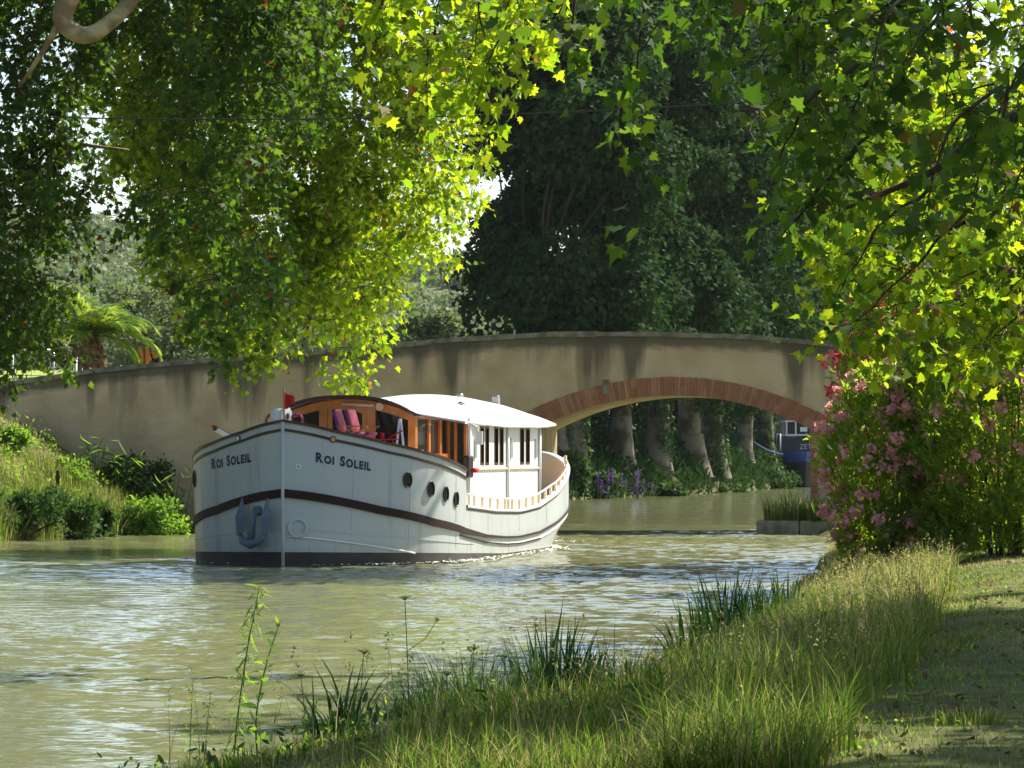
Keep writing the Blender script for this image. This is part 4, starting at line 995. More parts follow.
# high canopy of the same row above the picture: it throws the dappled shade on the bank and the bow
def shade_crown(label, base, centre, rx, ry, rzz, n, seed):
    random.seed(seed); pts = []
    while len(pts) < n:
        x, y, z = (random.uniform(-1, 1) for _ in range(3))
        if x * x + y * y + z * z > 1: continue
        p = Vector((centre[0] + x * rx, centre[1] + y * ry, centre[2] + z * rzz))
        if noise.noise(Vector((p.x * .42 + seed, p.y * .42, p.z * .3))) < (.05 if seed == 31 else .02): continue
        if seed == 31 and p.x < 7.7 + random.uniform(-.8, .8): continue
        if p.z < H + 475 / F * p.y + .5 and abs(p.x) < .145 * p.y: continue
        pts.append(tuple(p))
    c = Vector(centre); b = Vector(base)
    return broad_tree('plane_tree', label, 'tree', base, [([b, b.lerp(c, .35) + Vector((.3, 0, .5)), b.lerp(c, .75)], .5, .2), ([b.lerp(c, .5), c + Vector((rx * .4, -ry * .4, .5))], .2, .05), ([b.lerp(c, .5), c + Vector((-rx * .5, ry * .4, .5))], .2, .05)],
        pts, 9, .9, .30, PLANE_S, M['leaf_plane'], M['bark'], 'plane trees on the right bank')
shade_crown('plane tree beside the towpath, mostly above the picture, shading the grassy bank', (11, 31, gz(11, 31) - .2), (9.5, 32, 11), 9.0, 11, 3.2, 2600, 31)
shade_crown('plane tree overhanging the canal high up, shading the bow of the barge', (12.5, 62, gz(12.5, 62) - .2), (5.2, 79, 15.8), 5.0, 5.5, 2.0, 620, 32)

# ---- the dark row of big planes behind the bridge
def far_proto(seed, hgt, wid, ivy=False, lean=0):
    random.seed(seed); t = empty('plane_tree', (0, 0, 0))
    mb = MB(); h0 = 7 + random.uniform(-1, 1)
    sp_ = [([(0, 0, -.5), (lean * .3, 0, 3), (lean, 0, h0), (lean * 1.2, 0, h0 + 4)], .72, .45)]
    top = Vector((lean * 1.1, 0, h0 + 2))
    for k in range(9):
        a = random.uniform(0, 6.28); r = random.uniform(.45, .9) * wid; z = random.uniform(h0 + 3, hgt * .85)
        sp_.append(([top + Vector((0, 0, k * .25)), top + Vector((math.cos(a) * r * .4, math.sin(a) * r * .4, (z - h0) * .5)), Vector((math.cos(a) * r * .6, math.sin(a) * r * .6, z))], .10, .03))
    mb.tube([(0, 0, -.5), (0, 0, .2), (lean * .06, 0, .9), (lean * .15, 0, 1.8)], [1.15, .95, .78, .68], 12, cap=False); limbs(mb, sp_[:1], 10); mb.build('trunk', M['bark_shaded'], t); mb = MB(); limbs(mb, sp_[1:], 7); mb.build('limbs', M['bark_dark'], t)
    if ivy:
        n = 2600; a = RNG.uniform(0, 6.28, n); z = RNG.uniform(0, 9, n); r = .75 + RNG.uniform(0, .25, n); 
        keep = np.sin(a * 2 + z * .8) + RNG.normal(size=n) * .4 > -.1; a, z, r = a[keep], z[keep], r[keep]; n = len(a)
        C = np.stack([np.cos(a) * r, np.sin(a) * r, z], 1); N = np.stack([np.cos(a), np.sin(a), 0 * a], 1); D = rnd_dirs(n, down=1)
        leaf_obj('ivy', C, D, N + RNG.normal(size=(n, 3)) * .3, np.full(n, .22), RHOMB, M['leaf_dark'], t)
    # crown: lumps of leaf clusters
    lumps = []
    for k in range(46):
        z = random.uniform(5.0, hgt); f = (z - 3.5) / (hgt - 3.5); rr = wid * (math.sin(min(f * 1.25 + .22, 1) * math.pi * .5 if f < .55 else (1 - (f - .55) / .45) * math.pi * .5) ** .7) * .8
        a = random.uniform(0, 6.28); q = math.sqrt(random.uniform(.15, 1)); lumps.append((math.cos(a) * rr * q, math.sin(a) * rr * q, z, random.uniform(1.3, 2.6)))
    n = 30000; L = np.array(lumps); idx = RNG.integers(0, len(L), n); d = unit(RNG.normal(size=(n, 3))); rad_ = L[idx, 3] * RNG.uniform(.55, 1.05, n) 
    C = L[idx, :3] + d * rad_[:, None] * np.array([1, 1, .8]); D = d * .4 + RNG.normal(size=(n, 3)) * .6 + np.array([0, 0, -.4]); N = d + RNG.normal(size=(n, 3)) * .6 + np.array([0, 0, .5])
    leaf_obj('crown', C, D, N, RNG.uniform(.25, .48, n), RHOMB, M['leaf_far'], t); return t
protos = [far_proto(41, 27, 6.5, True), far_proto(42, 29, 6.8, False, .8), far_proto(43, 26, 6.2, True, -.5)]
FT = [(572, 188, 0, 1.0, 'ivy-dark plane tree just right of the left pier, seen under the arch'),
      (620, 196, 1, 1.0, 'broad pale plane trunk patched with bark, second from the left under the arch'),
      (656, 203, 2, 1.05, 'ivy-wrapped plane tree right of the broad pale trunk under the arch'),
      (692, 212, 1, 1.1, 'leaning pale plane tree under the crown of the arch'),
      (712, 219, 0, 1.1, 'plane tree with an ivied side tight behind the leaning pale trunk'),
      (743, 236, 1, .8, 'slim pale plane trunk in the right half of the arch'),
      (765, 246, 2, .9, 'plane tree between the slim pale trunk and the blue boat'),
      (786, 262, 1, 1.1, 'plane tree right behind the blue boat cabin'),
      (850, 268, 2, 1.1, 'plane tree whose crown rises above the right end of the parapet'),
      (925, 275, 0, 1.1, 'dark plane tree crown behind the right hand leaves'),
      (555, 184, 2, 1.02, 'plane tree at the open left end of the dark row above the barge roof')]
used = set()
for k, (px, Y, pi, sc_, lab) in enumerate(FT):
    if pi in used: o = copy_tree(protos[pi])
    else: o = protos[pi]; used.add(pi)
    x = PX(px, Y); o.location = (x, Y, gz(x, Y) - .1); o.rotation_euler = (0, 0, 1.3 * k); o.scale = (sc_,) * 3
    tag(o, lab, 'tree', 'plane trees beyond the bridge')

for k, (x, y, sc_, pi, lab, g) in enumerate([(-25, 34, .85, 1, 'plane tree on the left bank, off the picture, nearest the viewpoint', 'plane trees on the left bank'), (-21.5, 55, .8, 2, 'plane tree on the left bank, off the picture, before the one with the crooked limb', 'plane trees on the left bank'),
        (-29, 8, .9, 0, 'plane tree on the left bank level with the viewpoint', 'plane trees on the left bank'), (9, 6, .85, 1, 'plane tree on the right bank just beside the viewpoint', 'plane trees on the right bank'),
        (-2, -16, .9, 2, 'plane tree on the right bank behind the viewpoint', 'plane trees on the right bank'), (14, -20, .9, 0, 'plane tree inland behind the viewpoint', 'plane trees on the right bank'), (-32, -18, .95, 1, 'plane tree on the left bank behind the viewpoint', 'plane trees on the left bank')]):
    o = copy_tree(protos[pi]); o.location = (x, y, gz(x, y) - .1); o.rotation_euler = (0, 0, k); o.scale = (sc_,) * 3; tag(o, lab, 'tree', g)

# ---- shrubs and trees between wall and hill
def bush(name, label, cat, loc, rx, ry, h, n, size, T, lm, group=None, seed=0, lumps=14, trunk=True, bark=None, stems=3, ground=.1):
    random.seed(seed + 100); t = thing(name, label, cat, loc, 0, group)
    mb = MB(); L = []
    for k in range(lumps):
        a = random.uniform(0, 6.28); q = math.sqrt(random.random()); z = random.uniform(ground, 1) ** .9
        w_ = math.sqrt(max(1 - (abs(z - .45) / .62) ** 2, .08)); r = random.uniform(.2, .36)
        L.append((math.cos(a) * rx * q * w_ * .8, math.sin(a) * ry * q * w_ * .8, z * h * .86, r * min(rx, h)))
    for k in range(stems):
        l = random.choice(L); mb.tube([(random.uniform(-.1, .1) * rx, random.uniform(-.1, .1) * ry, -.15), (l[0] * .4, l[1] * .4, l[2] * .5), l[:3]], [.035 * h, .022 * h, .008 * h], 6)
    mb.build('trunk' if trunk else 'stem', bark or M['bark_dark'], t)
    L = np.array(L); idx = RNG.integers(0, len(L), n); d = unit(RNG.normal(size=(n, 3))); rr = L[idx, 3] * RNG.uniform(.35, 1.1, n)
    C = L[idx, :3] + d * rr[:, None]; C[:, 2] = np.maximum(C[:, 2], .02)
    D = d * .6 + RNG.normal(size=(n, 3)) * .5; N = d * .5 + RNG.normal(size=(n, 3)) * .6 + np.array([0, 0, .6])
    leaf_obj('crown' if trunk else 'foliage', C, D, N, RNG.uniform(.6, 1.3, n) * size, T, lm, t); return t
ol = [(165, 150, 3.4, 4.2, 'pale olive tree just right of the palm behind the wall'), (225, 158, 3.6, 5.0, 'olive tree seen through a gap left of the hanging curtain'),
      (118, 175, 3.4, 4.6, 'olive tree behind the palm fronds'), (20, 170, 4, 5, 'grey-green tree behind the lawn at the left edge'),
      (300, 165, 4, 5.2, 'olive tree above the wall behind the hanging curtain'), (430, 170, 2.0, 3.4, 'round pale green tree above the parapet left of the dark plane row'),
      (395, 200, 3.0, 4.0, 'taller grey-green tree behind the round pale one'), (488, 190, 2.4, 3.4, 'dull green tree at the foot of the dark plane row')]
for k, (px, Y, r, h, lab) in enumerate(ol):
    x = PX(px, Y); bush('olive_tree' if k not in (5, 7) else 'round_tree', lab, 'tree', (x, Y, gz(x, Y)), r, r, h, 4200, .24, RHOMB, M['leaf_olive'], 'trees between the wall and the hill', k)
# palm
px_, Y = 90, 126; x = PX(px_, Y); z0 = PZ(372, Y) - .6
palm = thing('palm_tree', 'short stout date palm with arching yellow-green fronds above the left wall', 'palm', (x, Y, z0))
mb = MB(); rows = []
prof = [(-.8, .35), (0, .48), (.5, .55), (1.0, .55), (1.4, .42), (1.75, .30), (2.0, .2)]
for z, r in [(float(z), float(np.interp(z, [p[0] for p in prof], [p[1] for p in prof]))) for z in np.linspace(-.8, 2.0, 30)]:
    rows.append([Vector((math.cos(a) * (r + .05 * math.sin(a * 9 + z * 14)), math.sin(a) * (r + .05 * math.sin(a * 9 + z * 14)), z)) for a in np.linspace(0, 2 * math.pi, 36, endpoint=False)])
mb.grid(rows, closed=True); mb.build('trunk', M['palm_trunk'], palm)
def frond(az, el, ln, m, hang=1.0):
    """one feather frond: rachis with two ranks of leaflets"""
    P = []; p = Vector((0, 0, 1.8)); d_el = el
    for i in range(15):
        P.append(p.copy()); p = p + Vector((math.cos(az) * math.cos(d_el), math.sin(az) * math.cos(d_el), math.sin(d_el))) * ln / 14; d_el -= .075 * hang * (1 + i * .08)
    rm = MB(); rm.tube(P, [.035 * (1 - .8 * i / 14) for i in range(15)], 5)
    C = []; D = []; N = []; S = []
    side = Vector((-math.sin(az), math.cos(az), 0))
    for i in range(1, 60):
        u = i / 60 * 14; k = min(int(u), 13); q = P[k].lerp(P[k + 1], u - k); dr_ = (P[k + 1] - P[k]).normalized()
        for sg in (1, -1):
            C.append(q); D.append(side * sg * .8 + dr_ * .75 + Vector((0, 0, -.25 + random.uniform(-.1, .1)))); N.append(Vector((0, 0, 1)) + side * sg * .4); S.append(.62 * math.sin(math.pi * (i / 60 * .8 + .15)) * ln / 2.6)
    f = leaf_obj('frond', np.array(C), np.array(D), np.array(N), np.array(S), LANCE * np.array([.55, 1]), m, palm, extra=(rm, M['stalk'])); return f
random.seed(4)
for k in range(26): frond(k * 2.4, random.uniform(.35, 1.45), random.uniform(2.1, 2.9), M['palm'], random.uniform(.8, 1.3))
frond(R(-5), .45, 3.2, M['palm'], 1.25); frond(R(-20), .2, 2.8, M['palm'], 1.3); frond(R(10), .9, 3.0, M['palm'], 1.35)
frond(R(0), -.75, 1.0, M['deadfrond'], 2.0); frond(R(180), -.8, 1.0, M['deadfrond'], 1.6)
mb = MB()
for k in range(3):
    xx = 1.75 + .25 * k; mb = MB(); mb.tube([(xx, -.2, 1.5), (xx + .05, -.2, 1.1), (xx, -.2, .5 + .3 * k)], [.05, .10, .05], 6); mb.build('dead_tuft', M['deadfrond'], palm)
# railing on the left approach wall
Yw = 116
rl = thing('metal_railing', 'thin grey metal railing along the lawn behind the left wall', 'railing', (PX(-30, Yw), Yw, 4.3))
mb = MB(); mb.tube([(0, 0, 1.32), (2.7, 0, 1.32)], .035, 6); mb.build('rail', M['steel'], rl)
mb = MB(); mb.tube([(0, 0, .55), (5.2, 0, .42)], .02, 6); mb.build('rail', M['steel'], rl)
for k in range(3): mb = MB(); mb.tube([(k * 1.32 + .05, 0, -.3), (k * 1.32 + .05, 0, 1.32)], .035, 6); mb.build('post', M['steel'], rl)
for k in range(20): mb = MB(); mb.tube([(k * .27 + .1, 0, -.3), (k * .27 + .1, 0, .75)], .012, 4); mb.build('baluster', M['steel'], rl)
wp = thing('white_post', 'single thin white post standing beside the palm trunk', 'post', (PX(76, 113), 113, 4.2))
mb = MB(); mb.tube([(0, 0, -.2), (0, 0, 1.05)], .035, 8); mb.build('post', M['white'], wp)
mb = MB(); mb.tube([(0, 0, 1.05), (0, 0, 1.10)], .05, 8); mb.build('cap', M['white'], wp)

# ---- wooded hill (one mass far away)
def wood():
    n = 6500; y = RNG.uniform(370, 1050, n); x = RNG.uniform(-.17, .03, n) * y; r = RNG.uniform(1.4, 4.0, n) * np.where(RNG.random(n) < .15, 1.6, 1)
    r = r * (.35 + .65 * y / 900); keep = np.array([noise.noise(Vector((a * .018, b * .012, 0))) > -.22 for a, b in zip(x, y)]); x, y, r = x[keep], y[keep], r[keep]; n = len(x); z = hill_z(x, y)
    per = 100; d = unit(RNG.normal(size=(n, per, 3))); d[..., 2] = np.abs(d[..., 2]) * .9
    C = np.stack([x, y, z], 1)[:, None, :] + d * r[:, None, None] * RNG.uniform(.75, 1.05, (n, per))[..., None] * np.array([1, 1, 1.0])
    D = RNG.normal(size=(n, per, 3)); N = d + RNG.normal(size=(n, per, 3)) * .35
    S = np.repeat(r[:, None], per, 1) * RNG.uniform(.22, .42, (n, per))
    o = leaf_obj('hill_wood', C.reshape(-1, 3), D.reshape(-1, 3), N.reshape(-1, 3), S.ravel(), RHOMB, M['leaf_olive'], curl=.1); o['kind'] = 'stuff'
wood()
# ------------------------------------------------------------------ blades of grass, weeds and reeds
def blades(x, y, z, h, wd, lean, segs=3, az=None, bend=1.0):
    """ribbons that taper to a point; returns arrays for npmesh"""
    n = len(x); az = RNG.uniform(0, 6.283, n) if az is None else az
    dx, dy = np.cos(az), np.sin(az); fa = az + RNG.uniform(.9, 2.2, n); wx, wy = np.cos(fa), np.sin(fa)
    V = np.zeros((n, 2 * segs + 1, 3))
    for k in range(segs + 1):
        u = k / segs; off = lean * h * (u ** (1 + bend)); zz = z + h * (u - .18 * lean * u * u * 2)
        px, py = x + dx * off, y + dy * off; ww = wd * (1 - u * .85) * .5
        if k < segs:
            V[:, 2 * k] = np.stack([px - wx * ww, py - wy * ww, zz], 1); V[:, 2 * k + 1] = np.stack([px + wx * ww, py + wy * ww, zz], 1)
        else: V[:, 2 * segs] = np.stack([px, py, zz], 1)
    base = (np.arange(n) * (2 * segs + 1))[:, None]; L = []; lt = []
    pat = []; 
    for k in range(segs - 1): pat += [2 * k, 2 * k + 1, 2 * k + 3, 2 * k + 2]; lt += [4]
    pat += [2 * segs - 2, 2 * segs - 1, 2 * segs]; lt += [3]
    loops = (base + np.array(pat)[None, :]).ravel(); lt = np.tile(lt, n); ls = np.concatenate([[0], np.cumsum(lt)[:-1]])
    return V.reshape(-1, 3), loops, ls, lt
def join_arr(A):
    V = []; lo = []; ls = []; lt = []; mi = []; nv = 0; nl = 0
    for k, (v, l, s_, t_) in enumerate(A):
        V.append(v); lo.append(l + nv); ls.append(s_ + nl); lt.append(t_); mi.append(np.full(len(t_), k)); nv += len(v); nl += len(l)
    return np.vstack(V), np.concatenate(lo), np.concatenate(ls), np.concatenate(lt), np.concatenate(mi)
def nz(x, y, f, seed=0): return np.array([noise.noise(Vector((a * f + seed, b * f, seed))) for a, b in zip(x, y)])
# right bank sward
def right_grass():
    A = []
    n = 170000; y = 17 + 78 * RNG.random(n) ** 1.5; u = RNG.random(n)
    xr = np.interp(y, XR[:, 0], XR[:, 1]); xe = np.minimum(.15 * y + .6, xr + 12); x0 = np.maximum(xr - .35, -.15 * y - .3); x = x0 + (xe - x0) * u
    pc_ = path_c(y); d = np.abs(x - pc_) / PW; pn = nz(x, y, 1.2, 3)
    onp = d < 1.05 + .35 * pn; beyond = x > pc_ + PW
    cl = nz(x, y, .55, 7); cl2 = nz(x, y, 2.3, 1)
    h = (.27 + .24 * cl + .26 * cl2 + RNG.uniform(-.12, .24, n)); h = np.where((y < 25.2) & (x < -.6), h * .35, np.where((y < 26.5) & (x < .7), h * .6, h)); h = h * np.clip(.45 + (x - xr) * .6, .45, 1); h = np.where(onp, .05 + .07 * RNG.random(n), h); h = np.where(beyond, .10 + .1 * RNG.random(n) + .05 * cl2, h)
    h = np.maximum(h, .05); h *= np.where(x < xr + .3, 1.1, 1)
    keep = (~onp | (RNG.random(n) < .55 + .4 * (pn > -.1))) & (h < .9); x, y, h = x[keep], y[keep], h[keep]; n = len(x)
    dry = nz(x, y, .35, 12) + RNG.normal(size=n) * .22 + .019 * (y - 50)
    z = ground_z(x, y) - .03; w_ = (.006 + .00016 * y) * RNG.uniform(.7, 1.4, n)
    for m, sel in ((0, dry < .12), (1, dry >= .12)):
        A.append(blades(x[sel], y[sel], z[sel], h[sel], w_[sel], RNG.uniform(.1, 1.1, sel.sum()), 3))
    V, lo, ls, lt, mi = join_arr(A); o = npmesh('bank_grass', V, lo, ls, lt, [M['grass'], M['grass_dry']], mi); o['kind'] = 'stuff'
    # flowering straw stalks with drooping heads
    n = 3000; y = 19 + 66 * RNG.random(n) ** .9; xr = np.interp(y, XR[:, 0], XR[:, 1]); pc_ = path_c(y); x = xr + .8 + (pc_ - PW * 1.1 - xr - .8) * RNG.random(n); inside = (np.abs(x) < .15 * y + .5) & (nz(x, y, .4, 12) > -.1); x, y = x[inside], y[inside]; n = len(x)
    z = ground_z(x, y); h = RNG.uniform(.3, .68, n); az = RNG.uniform(0, 6.28, n); le = RNG.uniform(.15, .6, n)
    a = blades(x, y, z, h, .006 + .00009 * y, le, 4, az)
    tip = a[0].reshape(n, 9, 3)[:, 8]; C = np.repeat(tip[:, None], 7, 1) + RNG.normal(size=(n, 7, 3)) * np.array([.012, .012, .03]); 
    b = leaves_arrays(C.reshape(-1, 3), (RNG.normal(size=(n * 7, 3)) * .5 + np.array([0, 0, -.3])), RNG.normal(size=(n * 7, 3)), RNG.uniform(.012, .03, n * 7) , RHOMB * np.array([.7, 1]))
    V, lo, ls, lt, mi = join_arr([a, b]); o = npmesh('seed_grass', V, lo, ls, lt, [M['grass_dry']], None); o['kind'] = 'stuff'
right_grass()
# broad-leaved ground cover between the blades
def ground_cover(name, n, yr, xf, size, m, hgt, T=OVAL, seed=0, fr=.6, thr=0.):
    y = RNG.uniform(yr[0], yr[1], n); lo, hi = xf(y); x = lo + (hi - lo) * RNG.random(n)
    keep = nz(x, y, fr, seed) > thr; x, y = x[keep], y[keep]; n = len(x)
    C = np.stack([x, y, ground_z(x, y) + RNG.random(n) ** 1.4 * hgt * (.6 + .8 * np.clip(nz(x, y, fr * 1.7, seed + 5) + .5, 0, 1))], 1)
    D = RNG.normal(size=(n, 3)) + np.array([0, 0, .3]); N = RNG.normal(size=(n, 3)) * .6 + np.array([0, 0, 1])
    o = leaf_obj(name, C, D, N, RNG.uniform(.6, 1.3, n) * size, T, m); o['kind'] = 'stuff'; return o
ground_cover('bank_herbs', 14000, (20, 60), lambda y: (np.interp(y, XR[:, 0], XR[:, 1]) + .5, path_c(y) - 1.0), .05, M['leaf_weed'], .16, seed=4, thr=.05)
# left bank: lit rough grass and low growth
def left_grass():
    n = 70000; y = RNG.uniform(80, 106.2, n); xl = np.interp(y, XL[:, 0], XL[:, 1]); x = xl + .35 - RNG.random(n) ** 1.1 * (17 - 0 * y) * .75
    keep = (np.abs(x) < .153 * y + .5); x, y, xl = x[keep], y[keep], xl[keep]; n = len(x); d = xl - x
    c = nz(x, y, .5, 20); h = np.clip(.42 + .4 * c + RNG.uniform(-.1, .3, n) + .45 * (d < 1.0), .1, 1.2)
    dry = sstep(1.5, 4, d) * .9 + nz(x, y, .6, 31) * .7 + RNG.normal(size=n) * .15 - .08
    keep = (dry < .25) | (RNG.random(n) < .7); x, y, h, dry = x[keep], y[keep], h[keep], dry[keep]; n = len(x)
    z = ground_z(x, y) - .03; h = np.where(dry > .25, h * .6, h); A = []
    for sel in (dry < .12, dry >= .12): A.append(blades(x[sel], y[sel], z[sel], h[sel], .022 * RNG.uniform(.6, 1.4, sel.sum()), RNG.uniform(.1, .7, sel.sum()), 2))
    V, lo, ls, lt, mi = join_arr(A); o = npmesh('left_bank_grass', V, lo, ls, lt, [M['grass'], M['grass_dry']], mi); o['kind'] = 'stuff'
left_grass()
ground_cover('left_bank_herbs', 9000, (86, 106), lambda y: (np.interp(y, XL[:, 0], XL[:, 1]) - 5, np.interp(y, XL[:, 0], XL[:, 1]) + .2), .12, M['leaf_weed'], .55, seed=14, thr=-.05)
LB = [(148, 101, 1.25, 1.9, 9500, 'leaf_weed', OVAL, .13, 'bright green bushy weed at the water edge just left of the barge bow'),
      (98, 98.5, .50, 1.45, 1500, 'leaf_dark', OVAL, .20, 'dark leafy shrub leaning over the left bank, left of the bright weed'),
      (22, 95.5, 2.6, 1.15, 12000, 'leaf_dark', LANCE * np.array([2, 1]), .16, 'low dark green scrub along the water at the left edge'),
      (135, 105, 1.3, 1.5, 3600, 'leaf_dark', OVAL, .14, 'dark bush in the shade at the foot of the left wall'),
      (72, 103, .9, .8, 1800, 'leaf_weed', OVAL, .12, 'pale green weed clump on top of the left bank'),
      (185, 103, .7, 1.3, 2500, 'leaf_weed', LANCE * np.array([1.6, 1]), .2, 'feathery green weed right beside the barge bow'),
      (10, 103, 1.0, .7, 1800, 'leaf_weed', OVAL, .12, 'small green weed clump on the bank top at the far left edge')]
for k, (px, Y, r, h, n, m, T, sz, lab) in enumerate(LB):
    x = PX(px, Y); bush('bank_shrub', lab, 'shrub', (x, Y, gz(x, Y) - .05), r, r * .8, h, n, sz, T, M[m], None, 200 + k, 16 if r < 1.1 else 44, trunk=False, ground=0)
def giant_reed(px, Y, h, n, lab):
    x = PX(px, Y); t = thing('giant_reed', lab, 'reed', (x, Y, gz(x, Y) - .05), 0, 'giant reeds on the left bank'); random.seed(px); mb = MB(); C = []; D = []; S = []
    for k in range(n):
        a = Vector((random.gauss(0, .18), random.gauss(0, .15), 0)); e = a + Vector((random.gauss(0, .35), random.gauss(0, .2), h * random.uniform(.7, 1.05))); 
        mb.tube([a, a.lerp(e, .5), e], [.016, .012, .006], 5, cap=False)
        for q in range(15):
            u = .15 + .85 * q / 15; C.append(a.lerp(e, u)); s = 1 if q % 2 else -1; D.append(Vector((s * 1.0, random.gauss(0, .5), .35))); S.append(random.uniform(.35, .6))
    mb.build('stalk', M['stalk'], t); leaf_obj('foliage', np.array(C), np.array(D), RNG.normal(size=(len(C), 3)) * .2 + np.array([0, 0, 1]), np.array(S), LANCE * np.array([.7, 1]), M['leaf_weed'], t, curl=.9)
giant_reed(172, 104, 2.3, 6, 'tall arching giant reed between the wall and the barge bow')
giant_reed(128, 104.5, 1.6, 4, 'shorter giant reed against the wall, left of the tall one')
giant_reed(97, 105, 1.4, 4, 'small giant reed at the top of the left bank under the palm')
x = PX(58, 98.5); ip = thing('iron_post', 'short rusty iron post stuck upright in the left bank', 'post', (x, 98.5, gz(x, 98.5)))
mb = MB(); mb.box((0, 0, .5), (.10, .06, 1.5)); mb.build('post', M['rust'], ip); mb = MB(); mb.box((0, -.04, 1.05), (.13, .03, .10)); mb.build('bracket', M['rust'], ip)

# far bank under the arch
def fb(y): return (y * 0 + 0, y * 0 + 24)
def far_cover():
    n = 42000; x = RNG.uniform(-2, 27, n); yf = np.interp(x, YF[:, 0], YF[:, 1]); y = yf + RNG.uniform(-.6, 17, n); z = ground_z(x, y)
    keep = nz(x, y, .25, 40) + RNG.normal(size=n) * .1 > -.15; x, y, z = x[keep], y[keep], z[keep]; n = len(x)
    hh = .5 + .7 * np.clip(nz(x, y, .35, 44) + .4, 0, 1.2)
    C = np.stack([x, y, z + RNG.random(n) * hh], 1); D = RNG.normal(size=(n, 3)) * .6 + np.array([0, 0, .7]); N = RNG.normal(size=(n, 3)) + np.array([0, -.3, .5])
    o = leaf_obj('far_bank_growth', C, D, N, RNG.uniform(.22, .5, n), LANCE * np.array([2.2, 1]), M['leaf_far']); o['kind'] = 'stuff'
far_cover()
for k, (px, Y, r, h, m, lab) in enumerate([(668, 196, 1.2, 1.8, 'leaf_dark', 'rounded green shrub in front of the leaning plane trunks under the arch'), (600, 186, 1.6, 1.4, 'leaf_dark', 'low shrub on the far bank below the broad pale trunk'),
        (735, 216, 1.8, 1.6, 'leaf_dark', 'broad shrub on the far bank right of centre'), (572, 183, 1.0, 1.9, 'leaf_dark', 'dark shrub on the far bank next to the stern of the barge'), (775, 240, 1.8, 2.0, 'leaf_dark', 'dark shrub on the far bank just left of the blue boat')]):
    x = PX(px, Y); bush('bank_shrub', lab, 'shrub', (x, Y, gz(x, Y) - .1), r, r, h, 1500, .25, OVAL, M[m], None, 300 + k, 12, trunk=False, ground=0)
for k, (px, Y, lab) in enumerate([(607, 183.5, 'purple loosestrife clump on the far bank below the broad pale trunk'), (637, 186, 'larger purple loosestrife clump on the far bank left of the round shrub')]):
    x = PX(px, Y); t = thing('loosestrife', lab, 'flower', (x, Y, gz(x, Y)), 0, 'purple loosestrife on the far bank'); mb = MB(); C = []
    for q in range(9):
        a = Vector((random.gauss(0, .5), random.gauss(0, .3), 0)); h = random.uniform(1.6, 2.6); mb.tube([a, a + Vector((0, 0, h))], .02, 4)
        for r_ in range(26): u = random.uniform(.7, 1); C.append(a + Vector((random.gauss(0, .05), random.gauss(0, .05), h * u)))
        leaf_obj('flower_spike', np.array(C), rnd_dirs(len(C)), rnd_dirs(len(C)), np.full(len(C), .11), RHOMB, M['purple'], t); C = []
    mb.build('stem', M['stalk'], t)
# hedge behind the plane row, sheep-cropped field glimpsed between
for k, (px, Y, r, h, lab) in enumerate([(560, 232, 5, 4.5, 'dark thicket behind the first plane trunks, left end of the arch'), (650, 250, 6, 5.0, 'dark thicket behind the ivy trunk in mid arch'), (715, 275, 6, 5.5, 'dark thicket behind the leaning trunks'), (790, 310, 7, 6.0, 'dark thicket behind the blue boat')]):
    x = PX(px, Y); bush('thicket', lab, 'thicket', (x, Y, gz(x, Y) - .2), r, 3, h, 3800, .42, RHOMB, M['leaf_far'], 'thickets behind the plane row', 400 + k, 22, trunk=False, ground=0)

# tuft on the quay
def tuft(name, label, px, Y, n, h, spread, wd, m, lean=(.1, .5), base_z=None, group=None, segs=4, seed=0, cat='reeds', dirx=0):
    x = PX(px, Y); z0 = gz(x, Y) - .03 if base_z is None else base_z
    a = RNG.uniform(0, 6.28, n); q = np.sqrt(RNG.random(n)) * spread
    bx, by = np.cos(a) * q, np.sin(a) * q * .7; le = RNG.uniform(*lean, n); hh = h * RNG.uniform(.55, 1.05, n) * (1 - .3 * q / spread)
    az = np.where(RNG.random(n) < .75, a + RNG.normal(size=n) * .5, RNG.uniform(0, 6.28, n))
    V, lo, ls, lt = blades(bx, by, np.zeros(n), hh, wd * RNG.uniform(.7, 1.3, n), le, segs, az, bend=1.2)
    o = npmesh(name, V, lo, ls, lt, m); o.location = (x, Y, z0); tag(o, label, cat, group); return o
tuft('grass_tuft', 'tall grass tuft growing on the stone ledge by the right pier', 795, 101.2, 420, 1.15, .9, .03, M['grass'], base_z=.38, cat='grass')
tuft('grass_tuft', 'smaller grass tuft at the right end of the stone ledge, against the oleander', 822, 100.8, 260, .9, .6, .03, M['grass'], base_z=.38, cat='grass')
# foreground clumps: iris, sedge and reed
G = 'blade clumps along the near water edge'
tuft('iris_clump', 'large dark iris clump with broad upright blades at the bottom centre', 552, 24.6, 190, 1.15, .30, .036, M['iris'], (.05, .38), group=G)
tuft('iris_clump', 'iris clump just right of the largest one, its blades fanning right', 612, 26, 120, .92, .35, .030, M['iris'], (.1, .6), group=G)
tuft('sedge_clump', 'dense arching sedge clump at the bottom, left of the large iris', 466, 23.9, 700, 1.0, .42, .015, M['grass_dark'], (.15, .8), group=G)
tuft('sedge_clump', 'sparser sedge between the long diagonal iris blades and the dense sedge', 425, 23.0, 300, .60, .25, .014, M['grass_dark'], (.15, .8), group=G)
tuft('iris_clump', 'sparse iris clump with long diagonal blades at the bottom left of centre', 345, 22.6, 46, .80, .20, .032, M['iris'], (.25, .75), group=G)
tuft('iris_clump', 'iris clump wedged between the largest iris and the reeds, dark and upright', 590, 27.5, 120, .85, .35, .034, M['iris'], (.1, .5), group=G)
tuft('iris_clump', 'low iris clump at the water edge halfway to the reed clumps', 643, 31, 90, .62, .4, .034, M['iris'], (.1, .6), group=G)
